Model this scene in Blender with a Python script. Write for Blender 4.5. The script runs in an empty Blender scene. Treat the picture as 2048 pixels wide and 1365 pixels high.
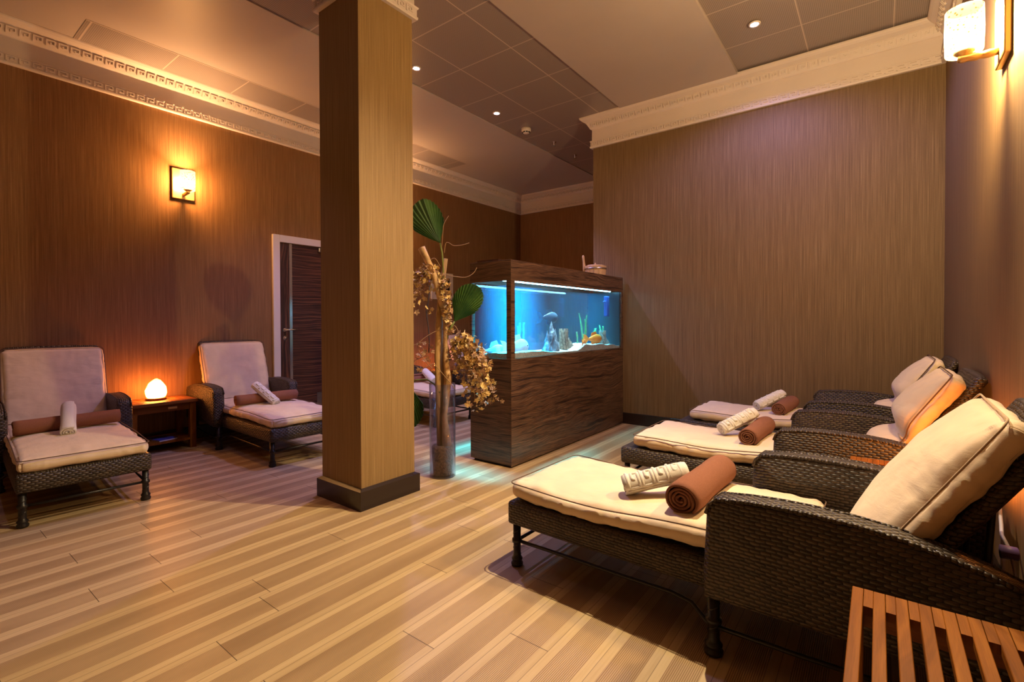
import bpy, math, random
from mathutils import Vector, Matrix, noise

C = bpy.context.scene
COL = C.collection
rnd = random.Random(7)
R = math.radians
PI = math.pi

# ------------------------------------------------------------------ helpers
class MB:
    """collects vertices and faces of one mesh"""
    def __init__(s):
        s.v = []; s.f = []; s.sm = []
    def add(s, vs, fs, smooth=False):
        o = len(s.v)
        s.v += [tuple(p) for p in vs]
        s.f += [tuple(i + o for i in f) for f in fs]
        s.sm += [smooth] * len(fs)
        return s
    def box(s, x0, x1, y0, y1, z0, z1, M=None):
        vs = [(x, y, z) for z in (z0, z1) for y in (y0, y1) for x in (x0, x1)]
        if M: vs = [M @ Vector(p) for p in vs]
        return s.add(vs, [(0, 2, 3, 1), (4, 5, 7, 6), (0, 1, 5, 4), (2, 6, 7, 3), (0, 4, 6, 2), (1, 3, 7, 5)])
    def tube(s, path, rad, seg=10, cap=True, flat=1.0, up=None):
        P = [Vector(p) for p in path]
        n = len(P)
        rr = rad if isinstance(rad, (list, tuple)) else [rad] * n
        vs = []; fs = []
        T = []
        for i in range(n):
            a = P[max(i - 1, 0)]; b = P[min(i + 1, n - 1)]
            d = (b - a)
            T.append(d.normalized() if d.length > 1e-9 else Vector((0, 0, 1)))
        ref = Vector(up) if up else (Vector((0, 0, 1)) if abs(T[0].z) < .9 else Vector((1, 0, 0)))
        N = (ref - T[0] * ref.dot(T[0])).normalized()
        for i in range(n):
            N = (N - T[i] * N.dot(T[i]))
            N = N.normalized() if N.length > 1e-6 else T[i].orthogonal().normalized()
            B = T[i].cross(N)
            for k in range(seg):
                a = 2 * PI * k / seg
                vs.append(P[i] + N * (math.cos(a) * rr[i] * flat) + B * (math.sin(a) * rr[i]))
        for i in range(n - 1):
            for k in range(seg):
                k2 = (k + 1) % seg
                fs.append((i * seg + k, i * seg + k2, (i + 1) * seg + k2, (i + 1) * seg + k))
        if cap:
            fs.append(tuple(range(seg))[::-1]); fs.append(tuple((n - 1) * seg + k for k in range(seg)))
        return s.add(vs, fs, True)
    def ring(s, path, r, seg=8):
        """closed tube"""
        P = [Vector(p) for p in path]; n = len(P); vs = []; fs = []
        for i in range(n):
            t = (P[(i + 1) % n] - P[i - 1]).normalized()
            N = Vector((0, 0, 1)); N = (N - t * N.dot(t))
            N = N.normalized() if N.length > 1e-3 else t.orthogonal().normalized()
            B = t.cross(N)
            for k in range(seg):
                a = 2 * PI * k / seg
                vs.append(P[i] + (N * math.cos(a) + B * math.sin(a)) * r)
        for i in range(n):
            j = (i + 1) % n
            for k in range(seg):
                k2 = (k + 1) % seg
                fs.append((i * seg + k, i * seg + k2, j * seg + k2, j * seg + k))
        return s.add(vs, fs, True)
    def lathe(s, prof, cx=0, cy=0, cz=0, seg=24, M=None, sx=1, sy=1):
        vs = []; fs = []; n = len(prof)
        for r, z in prof:
            for k in range(seg):
                a = 2 * PI * k / seg
                p = Vector((cx + r * math.cos(a) * sx, cy + r * math.sin(a) * sy, cz + z))
                vs.append(M @ p if M else p)
        for i in range(n - 1):
            for k in range(seg):
                k2 = (k + 1) % seg
                fs.append((i * seg + k, i * seg + k2, (i + 1) * seg + k2, (i + 1) * seg + k))
        if prof[0][0] > 1e-6: fs.append(tuple(range(seg))[::-1])
        if prof[-1][0] > 1e-6: fs.append(tuple((n - 1) * seg + k for k in range(seg)))
        return s.add(vs, fs, True)
    def prism(s, outline, y0, y1, inset=0.0):
        """closed outline in XZ extruded along Y; inset rounds the long edges"""
        n = len(outline)
        c = Vector((sum(p[0] for p in outline) / n, sum(p[1] for p in outline) / n))
        layers = [(y0, inset), (y0 + inset * .3, inset * .3), (y0 + inset, 0), (y1 - inset, 0), (y1 - inset * .3, inset * .3), (y1, inset)] if inset else [(y0, 0), (y1, 0)]
        # inward normals
        nm = []
        area = sum(outline[i][0] * outline[(i + 1) % n][1] - outline[(i + 1) % n][0] * outline[i][1] for i in range(n))
        sg = 1 if area > 0 else -1
        for i in range(n):
            a = Vector(outline[i - 1]); b = Vector(outline[(i + 1) % n]); d = (b - a).normalized()
            nm.append(Vector((-d.y, d.x)) * sg)
        vs = []
        for y, ins in layers:
            for i in range(n):
                p = Vector(outline[i]) + nm[i] * ins
                vs.append((p.x, y, p.y))
        fs = []
        L = len(layers)
        for j in range(L - 1):
            for i in range(n):
                i2 = (i + 1) % n
                q = (j * n + i, j * n + i2, (j + 1) * n + i2, (j + 1) * n + i)
                fs.append(q if sg < 0 else q[::-1])
        a = tuple(range(n)); b = tuple((L - 1) * n + i for i in range(n))
        fs.append(a if sg > 0 else a[::-1]); fs.append(b[::-1] if sg > 0 else b)
        return s.add(vs, fs, bool(inset))
    def build(s, name, mat, parent=None, smooth=None, bevel=0, seg=2, loc=None, rotz=0, recalc=True):
        me = bpy.data.meshes.new(name)
        me.from_pydata(s.v, [], s.f)
        if recalc:
            import bmesh
            bm = bmesh.new(); bm.from_mesh(me)
            bmesh.ops.recalc_face_normals(bm, faces=bm.faces)
            bm.to_mesh(me); bm.free()
        for i, p in enumerate(me.polygons):
            p.use_smooth = s.sm[i] if smooth is None else smooth
        # box-projected UVs in metres
        uv = me.uv_layers.new(name='uv')
        for p in me.polygons:
            nx, ny, nz = abs(p.normal.x), abs(p.normal.y), abs(p.normal.z)
            for li in p.loop_indices:
                co = me.vertices[me.loops[li].vertex_index].co
                if nz >= nx and nz >= ny: uv.data[li].uv = (co.x, co.y)
                elif nx >= ny: uv.data[li].uv = (co.y, co.z)
                else: uv.data[li].uv = (co.x, co.z)
        me.materials.append(mat)
        o = bpy.data.objects.new(name, me); COL.objects.link(o)
        if parent: o.parent = parent
        if loc: o.location = loc
        o.rotation_euler[2] = rotz
        if bevel:
            b = o.modifiers.new('bevel', 'BEVEL'); b.width = bevel; b.segments = seg; b.limit_method = 'ANGLE'; b.angle_limit = R(40)
        return o

def tag(o, label=None, cat=None, group=None, kind=None):
    if label: o['label'] = label
    if cat: o['category'] = cat
    if group: o['group'] = group
    if kind: o['kind'] = kind
    return o

def empty(name, loc, rz, label, cat, group=None):
    o = bpy.data.objects.new(name, None); COL.objects.link(o)
    o.empty_display_size = .1
    o.location = loc; o.rotation_euler[2] = rz
    return tag(o, label, cat, group)

def copy_tree(o, parent=None, label=None):
    c = o.copy(); COL.objects.link(c)
    if parent: c.parent = parent
    if label: c['label'] = label
    for ch in list(o.children):
        copy_tree(ch, c)
    return c

# ------------------------------------------------------------------ materials
def new_mat(name):
    m = bpy.data.materials.new(name); m.use_nodes = True
    nt = m.node_tree; nt.nodes.clear()
    out = nt.nodes.new('ShaderNodeOutputMaterial')
    b = nt.nodes.new('ShaderNodeBsdfPrincipled')
    nt.links.new(b.outputs[0], out.inputs[0])
    return m, nt, b, out

def N(nt, typ, **kw):
    n = nt.nodes.new(typ)
    for k, v in kw.items():
        if k.startswith('i_'):
            key = k[2:]
            key = int(key) if key.isdigit() else key.replace('_', ' ')
            n.inputs[key].default_value = v
        else: setattr(n, k, v)
    return n

def L(nt, a, b): nt.links.new(a, b)

def math_n(nt, op, a, b=None, c=None):
    n = nt.nodes.new('ShaderNodeMath'); n.operation = op
    for i, x in enumerate((a, b, c)):
        if x is None: continue
        if isinstance(x, (int, float)): n.inputs[i].default_value = x
        else: nt.links.new(x, n.inputs[i])
    return n.outputs[0]

def ramp(nt, fac, stops, interp='LINEAR'):
    n = nt.nodes.new('ShaderNodeValToRGB'); n.color_ramp.interpolation = interp
    el = n.color_ramp.elements
    el[0].position = stops[0][0]; el[0].color = (*stops[0][1], 1)
    el[1].position = stops[-1][0]; el[1].color = (*stops[-1][1], 1)
    for p, c in stops[1:-1]:
        e = el.new(p); e.color = (*c, 1)
    nt.links.new(fac, n.inputs[0])
    return n.outputs[0]

def mixc(nt, fac, a, b, typ='MIX'):
    n = nt.nodes.new('ShaderNodeMix'); n.data_type = 'RGBA'; n.blend_type = typ
    if isinstance(fac, (int, float)): n.inputs[0].default_value = fac
    else: nt.links.new(fac, n.inputs[0])
    for i, x in ((6, a), (7, b)):
        if isinstance(x, tuple): n.inputs[i].default_value = (*x, 1)
        else: nt.links.new(x, n.inputs[i])
    return n.outputs[2]

def bump(nt, b, h, dist, strength=1.0):
    n = nt.nodes.new('ShaderNodeBump'); n.inputs['Strength'].default_value = strength
    n.inputs['Distance'].default_value = dist
    nt.links.new(h, n.inputs['Height']); nt.links.new(n.outputs[0], b.inputs['Normal'])
    return n

def uvxyz(nt):
    u = nt.nodes.new('ShaderNodeUVMap'); u.uv_map = 'uv'
    s = nt.nodes.new('ShaderNodeSeparateXYZ'); nt.links.new(u.outputs[0], s.inputs[0])
    return u.outputs[0], s.outputs[0], s.outputs[1]

def comb(nt, x, y, z=0.0):
    n = nt.nodes.new('ShaderNodeCombineXYZ')
    for i, v in enumerate((x, y, z)):
        if isinstance(v, (int, float)): n.inputs[i].default_value = v
        else: nt.links.new(v, n.inputs[i])
    return n.outputs[0]

def noise_t(nt, vec, scale, detail=2, rough=.5, dist=0):
    n = nt.nodes.new('ShaderNodeTexNoise')
    n.inputs['Scale'].default_value = scale; n.inputs['Detail'].default_value = detail
    n.inputs['Roughness'].default_value = rough; n.inputs['Distortion'].default_value = dist
    nt.links.new(vec, n.inputs['Vector'])
    return n.outputs['Fac']

def simple(name, col, rough=.5, metal=0, coat=0, spec=.5, var=0, vscale=30, bmp=0):
    m, nt, b, out = new_mat(name)
    b.inputs['Base Color'].default_value = (*col, 1)
    b.inputs['Roughness'].default_value = rough
    b.inputs['Metallic'].default_value = metal
    b.inputs['Coat Weight'].default_value = coat
    b.inputs['Specular IOR Level'].default_value = spec
    tc = N(nt, 'ShaderNodeTexCoord')
    if var:
        f = noise_t(nt, tc.outputs['Object'], vscale, 4)
        c = ramp(nt, f, [(.3, tuple(x * (1 - var) for x in col)), (.7, tuple(min(1, x * (1 + var)) for x in col))])
        L(nt, c, b.inputs['Base Color'])
    if bmp:
        f = noise_t(nt, tc.outputs['Object'], vscale * 2, 4)
        bump(nt, b, f, bmp)
    return m

def wallpaper(name, dark, mid, light):
    m, nt, b, out = new_mat(name)
    uv, u, v = uvxyz(nt)
    fine = noise_t(nt, comb(nt, math_n(nt, 'MULTIPLY', u, 300), math_n(nt, 'MULTIPLY', v, 2.6)), 1, 3, .6)
    wide = noise_t(nt, comb(nt, math_n(nt, 'MULTIPLY', u, 75), math_n(nt, 'MULTIPLY', v, .7), 3.0), 1, 3, .6)
    th = noise_t(nt, comb(nt, math_n(nt, 'MULTIPLY', u, 60), math_n(nt, 'MULTIPLY', v, 500), 7.0), 1, 1, .5)
    s = math_n(nt, 'ADD', math_n(nt, 'MULTIPLY', fine, .62), math_n(nt, 'ADD', math_n(nt, 'MULTIPLY', wide, .28), math_n(nt, 'MULTIPLY', th, .1)))
    c = ramp(nt, s, [(.29, dark), (.5, mid), (.71, light)])
    L(nt, c, b.inputs['Base Color'])
    b.inputs['Roughness'].default_value = .62; b.inputs['Specular IOR Level'].default_value = .25
    bump(nt, b, s, .0012, .8)
    return m

def streak_wood(name, cols, su=2.0, sv=45, rough=.35, swap=False, coat=.15, spec=.5):
    """zebra-like veneer, grain along u (or v if swap)"""
    m, nt, b, out = new_mat(name)
    uv, u, v = uvxyz(nt)
    if swap: u, v = v, u
    w = noise_t(nt, comb(nt, math_n(nt, 'MULTIPLY', u, 1.3), math_n(nt, 'MULTIPLY', v, 3.0)), 1, 2, .5)
    vv = math_n(nt, 'ADD', math_n(nt, 'MULTIPLY', v, sv), math_n(nt, 'MULTIPLY', w, 6.0))
    s = noise_t(nt, comb(nt, math_n(nt, 'MULTIPLY', u, su), vv), 1, 4, .62)
    c = ramp(nt, s, cols)
    g = noise_t(nt, comb(nt, math_n(nt, 'MULTIPLY', u, 14), math_n(nt, 'MULTIPLY', v, 700)), 1, 2, .5)
    c = mixc(nt, .35, c, ramp(nt, g, [(.3, (.35, .35, .35)), (.7, (1, 1, 1))]), 'MULTIPLY')
    L(nt, c, b.inputs['Base Color'])
    b.inputs['Roughness'].default_value = rough; b.inputs['Coat Weight'].default_value = coat
    b.inputs['Coat Roughness'].default_value = .25; b.inputs['Specular IOR Level'].default_value = spec
    bump(nt, b, g, .0004, .5)
    return m

def wicker(name, col=(.056, .040, .026), bw=.031, rh=.0124, swap=False):
    m, nt, b, out = new_mat(name)
    uv, u, v = uvxyz(nt)
    if swap: u, v = v, u
    wob = noise_t(nt, uv, 9, 2)
    v2 = math_n(nt, 'ADD', v, math_n(nt, 'MULTIPLY', math_n(nt, 'SUBTRACT', wob, .5), .012))
    row = math_n(nt, 'FLOOR', math_n(nt, 'DIVIDE', v2, rh))
    par = math_n(nt, 'MODULO', math_n(nt, 'ABSOLUTE', row), 2.0)
    uu = math_n(nt, 'ADD', math_n(nt, 'DIVIDE', u, bw), math_n(nt, 'MULTIPLY', par, .5))
    fu = math_n(nt, 'FRACT', uu); fv = math_n(nt, 'FRACT', math_n(nt, 'DIVIDE', v2, rh))
    # strand hump: rises over the stake, narrows and dives under the next one
    hu = math_n(nt, 'SINE', math_n(nt, 'MULTIPLY', fu, PI))
    wd = math_n(nt, 'ADD', .24, math_n(nt, 'MULTIPLY', math_n(nt, 'POWER', hu, .5), .30))
    dv = math_n(nt, 'DIVIDE', math_n(nt, 'ABSOLUTE', math_n(nt, 'SUBTRACT', fv, .5)), wd)
    hv = math_n(nt, 'SQRT', math_n(nt, 'MAXIMUM', math_n(nt, 'SUBTRACT', 1, math_n(nt, 'MULTIPLY', dv, dv)), 0))
    h = math_n(nt, 'MULTIPLY', math_n(nt, 'ADD', .06, math_n(nt, 'MULTIPLY', math_n(nt, 'POWER', hu, .75), .94)), hv)
    cell = comb(nt, math_n(nt, 'FLOOR', uu), row)
    wn = N(nt, 'ShaderNodeTexWhiteNoise'); L(nt, cell, wn.inputs[0])
    base = ramp(nt, wn.outputs['Value'], [(0, tuple(x * .65 for x in col)), (1, tuple(x * 1.5 for x in col))])
    gap = ramp(nt, h, [(.05, (.12, .10, .09)), (.45, (1, 1, 1))])
    c = mixc(nt, 1, base, gap, 'MULTIPLY')
    L(nt, c, b.inputs['Base Color'])
    b.inputs['Roughness'].default_value = .40
    b.inputs['Specular IOR Level'].default_value = .5
    bump(nt, b, h, .0050, 1.0)
    return m

def fabric(name, col, wr=.004, rough=.75, sheen=.25):
    m, nt, b, out = new_mat(name)
    tc = N(nt, 'ShaderNodeTexCoord')
    uv, u, v = uvxyz(nt)
    f = noise_t(nt, tc.outputs['Object'], 5, 4, .55)
    f2 = noise_t(nt, comb(nt, math_n(nt, 'MULTIPLY', u, 9), math_n(nt, 'MULTIPLY', v, 26)), 1, 3, .6, .8)
    wv = noise_t(nt, tc.outputs['Object'], 420, 1)
    c = ramp(nt, f, [(.3, tuple(x * .92 for x in col)), (.7, tuple(min(1, x * 1.05) for x in col))])
    L(nt, c, b.inputs['Base Color'])
    b.inputs['Roughness'].default_value = rough
    b.inputs['Sheen Weight'].default_value = sheen
    b.inputs['Specular IOR Level'].default_value = .25
    h = math_n(nt, 'ADD', math_n(nt, 'MULTIPLY', f2, wr), math_n(nt, 'MULTIPLY', wv, .0003))
    n = bump(nt, b, h, 1.0, .7)
    return m

M = {}
M['wall_gold'] = wallpaper('wallpaper_brown', (.185, .112, .043), (.285, .182, .074), (.41, .275, .125))
M['wall_dimmed'] = wallpaper('wallpaper_dimmed', (.10, .060, .029), (.172, .108, .053), (.28, .185, .098))  # pillar paper again, the back wall's dimmer light put into its colour
M['wall_half_dimmed'] = wallpaper('wallpaper_half_dimmed', (.12, .072, .032), (.20, .125, .058), (.32, .21, .105))  # same paper part-darkened, dims the right wall through colour
M['wall_red'] = wallpaper('wallpaper_chestnut', (.135, .064, .025), (.225, .112, .043), (.36, .20, .087))
M['skirt'] = simple('dark_skirting', (.018, .009, .007), .32, coat=.2)
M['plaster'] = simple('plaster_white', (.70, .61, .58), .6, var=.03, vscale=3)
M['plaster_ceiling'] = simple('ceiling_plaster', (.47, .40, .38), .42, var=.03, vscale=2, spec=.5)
M['steel'] = simple('brushed_steel', (.62, .60, .58), .25, metal=1)
M['iron'] = simple('black_iron', (.012, .010, .010), .38, bmp=.0008, vscale=60)
M['zebra'] = streak_wood('zebra_veneer', [(.24, (.010, .005, .004)), (.40, (.030, .014, .008)), (.49, (.15, .078, .040)), (.54, (.035, .016, .009)), (.62, (.19, .10, .052)), (.70, (.045, .021, .012)), (.82, (.14, .07, .035))], 1.1, 36)
M['zebra_d'] = streak_wood('rosewood_door', [(.3, (.012, .006, .004)), (.5, (.055, .020, .011)), (.60, (.17, .065, .030)), (.8, (.05, .018, .010))], 1.0, 62, .42, False, 0, .3)
M['zebra_dv'] = streak_wood('rosewood_door_upright', [(.3, (.012, .006, .004)), (.5, (.055, .020, .011)), (.60, (.16, .06, .030)), (.8, (.05, .018, .010))], 1.2, 34, .42, True, 0, .3)
M['teak'] = streak_wood('oiled_teak', [(.25, (.13, .038, .003)), (.5, (.24, .078, .007)), (.75, (.33, .122, .014))], 1.2, 22, .5, True, 0, .15)
M['teak_x'] = streak_wood('oiled_teak_across', [(.25, (.14, .040, .005)), (.5, (.25, .080, .012)), (.75, (.34, .125, .022))], 1.2, 22, .5, False, 0, .28)
M['pale_wood'] = streak_wood('pale_pine', [(.25, (.50, .30, .13)), (.5, (.66, .42, .20)), (.75, (.74, .50, .26))], 2.0, 30, .5, True, 0)
M['wicker'] = wicker('wicker_brown')
M['wicker_t'] = wicker('wicker_brown_upright', swap=True)
M['cush'] = fabric('beige_cotton', (.78, .62, .435), .0028)
M['pipe'] = simple('piping_thread', (.13, .075, .045), .8)
M['pipe_l'] = fabric('beige_piping', (.50, .36, .22), .001)
M['towel_b'] = simple('brown_terry', (.34, .145, .085), .95, var=.18, vscale=350, bmp=.004, spec=.1)
M['towel_w'] = simple('white_terry', (.88, .84, .76), .95, var=.05, vscale=300, bmp=.003, spec=.1)
M['brass'] = simple('brushed_brass', (.66, .42, .17), .35, metal=.6)
M['white_paint'] = simple('white_paint', (.72, .64, .58), .45)
M['mat_board'] = simple('picture_mat', (.62, .50, .44), .7)
M['black_print'] = simple('dark_print', (.012, .010, .012), .4)
M['white_plastic'] = simple('white_plastic', (.75, .68, .62), .4)
M['black'] = simple('black_plastic', (.01, .01, .01), .5)
M['drift'] = simple('driftwood', (.66, .43, .20), .8, var=.4, vscale=14, bmp=.006)
M['trunk2'] = streak_wood('dry_bark_board', [(.25, (.22, .12, .04)), (.5, (.46, .28, .10)), (.8, (.62, .40, .17))], 1.5, 30, .7, True, 0)
M['cork'] = simple('cork_plug', (.17, .10, .05), .95, var=.6, vscale=60, bmp=.01)
M['vine'] = simple('dry_vine', (.33, .20, .10), .8)
M['stem_g'] = simple('green_stem', (.16, .20, .035), .5)
M['twig_d'] = simple('dark_twig', (.05, .035, .05), .7)
M['gravel'] = simple('pale_gravel', (.62, .62, .55), .9, var=.5, vscale=160, bmp=.01)
M['rock'] = simple('blue_grey_rock', (.16, .20, .24), .85, var=.6, vscale=14, bmp=.02)
M['ruin'] = simple('ruin_stone', (.38, .36, .28), .9, var=.5, vscale=40, bmp=.01)
M['waterplant'] = simple('water_plant', (.16, .52, .12), .5, var=.3)
M['goldfish'] = simple('goldfish_orange', (.95, .30, .03), .35, var=.2, vscale=20)
M['palefish'] = simple('pale_fish', (.55, .66, .72), .35, var=.25, vscale=20)
M['bluefish'] = simple('slate_blue_fish', (.05, .09, .14), .4, var=.3, vscale=20)
M['filter'] = simple('filter_blue', (.02, .08, .35), .35)
M['cord'] = simple('white_cord', (.62, .58, .66), .5)
M['switch'] = simple('violet_plastic', (.24, .16, .50), .45)
M['petal_y'] = simple('dry_petal_yellow', (.74, .54, .22), .7, var=.35, vscale=25)
M['petal_r'] = simple('dry_petal_brown', (.40, .25, .15), .75, var=.5, vscale=25)
M['cover'] = simple('magazine_cover', (.05, .06, .22), .3, var=.9, vscale=14)
M['paper'] = simple('paper_white', (.75, .75, .78), .6)

def mat_leaf():
    m, nt, b, out = new_mat('palm_leaf')
    uv, u, v = uvxyz(nt)
    tc = N(nt, 'ShaderNodeTexCoord')
    f = noise_t(nt, tc.outputs['Object'], 8, 3)
    L(nt, ramp(nt, f, [(.3, (.018, .06, .018)), (.7, (.06, .14, .03))]), b.inputs['Base Color'])
    b.inputs['Roughness'].default_value = .42
    b.inputs['Subsurface Weight'].default_value = 0
    return m
M['leaf'] = mat_leaf()

def emit(name, col, strength):
    m, nt, b, out = new_mat(name)
    b.inputs['Base Color'].default_value = (*col, 1)
    b.inputs['Emission Color'].default_value = (*col, 1)
    b.inputs['Emission Strength'].default_value = strength
    return m

def mat_shade():
    m, nt, b, out = new_mat('speckled_glass_shade')
    tc = N(nt, 'ShaderNodeTexCoord')
    vo = N(nt, 'ShaderNodeTexVoronoi', i_Scale=62.0); L(nt, tc.outputs['Object'], vo.inputs['Vector'])
    c = ramp(nt, vo.outputs['Distance'], [(.16, (.60, .25, .05)), (.34, (1, .66, .28))])
    L(nt, c, b.inputs['Emission Color']); b.inputs['Base Color'].default_value = (.02, .015, .01, 1)
    b.inputs['Emission Strength'].default_value = 2.6
    tr = N(nt, 'ShaderNodeBsdfTransparent')
    L(nt, ramp(nt, vo.outputs['Distance'], [(.16, (.45, .28, .12)), (.34, (1, .95, .85))]), tr.inputs[0])
    mx = N(nt, 'ShaderNodeMixShader'); mx.inputs[0].default_value = .42
    L(nt, tr.outputs[0], mx.inputs[1]); L(nt, b.outputs[0], mx.inputs[2]); L(nt, mx.outputs[0], out.inputs[0])
    return m
M['shade'] = mat_shade()

def mat_salt(name, st):
    m, nt, b, out = new_mat(name)
    tc = N(nt, 'ShaderNodeTexCoord')
    f = noise_t(nt, tc.outputs['Object'], 22, 4, .6)
    sep = N(nt, 'ShaderNodeSeparateXYZ'); L(nt, tc.outputs['Object'], sep.inputs[0])
    # the bulb sits low inside the rock, so the foot glows hotter than the tip
    hz = math_n(nt, 'SUBTRACT', 1.25, math_n(nt, 'MULTIPLY', sep.outputs[2], 5.2))
    k = math_n(nt, 'MULTIPLY', hz, math_n(nt, 'ADD', .55, math_n(nt, 'MULTIPLY', f, .9)))
    L(nt, ramp(nt, f, [(.3, (1, .24, .03)), (.7, (1, .36, .07))]), b.inputs['Emission Color'])
    b.inputs['Base Color'].default_value = (.9, .45, .25, 1)
    lw = N(nt, 'ShaderNodeLayerWeight', i_Blend=.5)
    k = math_n(nt, 'MULTIPLY', k, math_n(nt, 'SUBTRACT', 1.15, lw.outputs['Facing']))
    L(nt, math_n(nt, 'MULTIPLY', k, st), b.inputs['Emission Strength'])
    return m
M['salt'] = mat_salt('salt_rock', 60.0)
M['salt_dim'] = mat_salt('salt_rock_dim', 22.0)

M['led'] = emit('led_lens', (.62, .66, 1), 60)
M['tank_led'] = emit('tank_led_tube', (.30, .75, 1), 14)

def glass_mat(name, col=(1, 1, 1), ior=1.45, k=1.0):
    m = bpy.data.materials.new(name); m.use_nodes = True; nt = m.node_tree; nt.nodes.clear()
    out = nt.nodes.new('ShaderNodeOutputMaterial')
    t = N(nt, 'ShaderNodeBsdfTransparent'); t.inputs[0].default_value = (*col, 1)
    g = N(nt, 'ShaderNodeBsdfGlossy'); g.inputs['Roughness'].default_value = .02
    lw = N(nt, 'ShaderNodeLayerWeight', i_Blend=.5)
    fr = math_n(nt, 'ADD', math_n(nt, 'MULTIPLY', math_n(nt, 'POWER', lw.outputs['Facing'], 4.0), .8), .045)
    mx = N(nt, 'ShaderNodeMixShader')
    L(nt, math_n(nt, 'MULTIPLY', fr, k), mx.inputs[0]); L(nt, t.outputs[0], mx.inputs[1]); L(nt, g.outputs[0], mx.inputs[2])
    L(nt, mx.outputs[0], out.inputs[0])
    return m
M['glass'] = glass_mat('tank_glass', (.93, .97, 1.0), 1.3)
M['vase'] = glass_mat('vase_glass', (.84, .82, .90), 1.45)

def mat_water():
    m = bpy.data.materials.new('aquarium_water'); m.use_nodes = True; nt = m.node_tree; nt.nodes.clear()
    out = nt.nodes.new('ShaderNodeOutputMaterial')
    t = N(nt, 'ShaderNodeBsdfTransparent'); L(nt, t.outputs[0], out.inputs[0])
    s = N(nt, 'ShaderNodeVolumeScatter'); s.inputs['Color'].default_value = (.03, .55, .95, 1); s.inputs['Density'].default_value = .11
    s.inputs['Anisotropy'].default_value = .1
    L(nt, s.outputs[0], out.inputs['Volume'])
    return m
M['water'] = mat_water()

def mat_floor():
    m, nt, b, out = new_mat('ribbed_decking')
    tc = N(nt, 'ShaderNodeTexCoord'); sp = N(nt, 'ShaderNodeSeparateXYZ'); L(nt, tc.outputs['Object'], sp.inputs[0])
    x, y = sp.outputs[0], sp.outputs[1]
    p = .1640
    xs = math_n(nt, 'DIVIDE', math_n(nt, 'ADD', x, .748 + 60 * p), p)
    row = math_n(nt, 'FLOOR', xs); fx = math_n(nt, 'FRACT', xs)
    wn = N(nt, 'ShaderNodeTexWhiteNoise', noise_dimensions='1D'); L(nt, row, wn.inputs['W'])
    ys = math_n(nt, 'ADD', math_n(nt, 'DIVIDE', math_n(nt, 'ADD', y, 20), 1.25), math_n(nt, 'MULTIPLY', wn.outputs['Value'], 1.0))
    colr = math_n(nt, 'FLOOR', ys); fy = math_n(nt, 'FRACT', ys)
    wn2 = N(nt, 'ShaderNodeTexWhiteNoise'); L(nt, comb(nt, row, colr, 1.0), wn2.inputs[0])
    tone = wn2.outputs['Value']
    ed = math_n(nt, 'SUBTRACT', .5, math_n(nt, 'ABSOLUTE', math_n(nt, 'SUBTRACT', fx, .5)))   # 0 at joint
    rib_on = math_n(nt, 'GREATER_THAN', ed, .19)
    rib = math_n(nt, 'MULTIPLY', math_n(nt, 'ADD', math_n(nt, 'SINE', math_n(nt, 'MULTIPLY', x, 2 * PI / .0064)), 1), .5)
    joint = math_n(nt, 'LESS_THAN', ed, .007)
    edy = math_n(nt, 'SUBTRACT', .5, math_n(nt, 'ABSOLUTE', math_n(nt, 'SUBTRACT', fy, .5)))
    jy = math_n(nt, 'LESS_THAN', edy, .0011)
    j = math_n(nt, 'MAXIMUM', math_n(nt, 'MULTIPLY', joint, .55), math_n(nt, 'MULTIPLY', jy, .85))
    gr = noise_t(nt, comb(nt, math_n(nt, 'MULTIPLY', x, 60), math_n(nt, 'MULTIPLY', y, 3), math_n(nt, 'MULTIPLY', tone, 9)), 1, 4, .6)
    big = noise_t(nt, comb(nt, math_n(nt, 'MULTIPLY', x, 9), math_n(nt, 'MULTIPLY', y, 1.5), math_n(nt, 'MULTIPLY', tone, 5)), 1, 2)
    smooth_c = ramp(nt, gr, [(.25, (.52, .375, .19)), (.75, (.65, .49, .275))])
    rib_c = ramp(nt, big, [(.3, (.44, .30, .155)), (.7, (.585, .42, .228))])
    rib_c = mixc(nt, 1, rib_c, ramp(nt, rib, [(.15, (.56, .49, .44)), (.6, (1, 1, 1))]), 'MULTIPLY')
    c = mixc(nt, rib_on, smooth_c, rib_c)
    tn = ramp(nt, tone, [(0, (.86, .84, .84)), (1, (1.0, 1.0, 1.0))])
    c = mixc(nt, 1, c, tn, 'MULTIPLY')
    c = mixc(nt, j, c, (.04, .022, .012))
    L(nt, c, b.inputs['Base Color'])
    b.inputs['Roughness'].default_value = .42; b.inputs['Specular IOR Level'].default_value = .4
    h = math_n(nt, 'SUBTRACT', math_n(nt, 'MULTIPLY', math_n(nt, 'MULTIPLY', rib_on, math_n(nt, 'SUBTRACT', rib, 1)), .0012), math_n(nt, 'MULTIPLY', j, .002))
    bump(nt, b, h, 1.0, .6)
    return m
M['floor'] = mat_floor()

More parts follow.
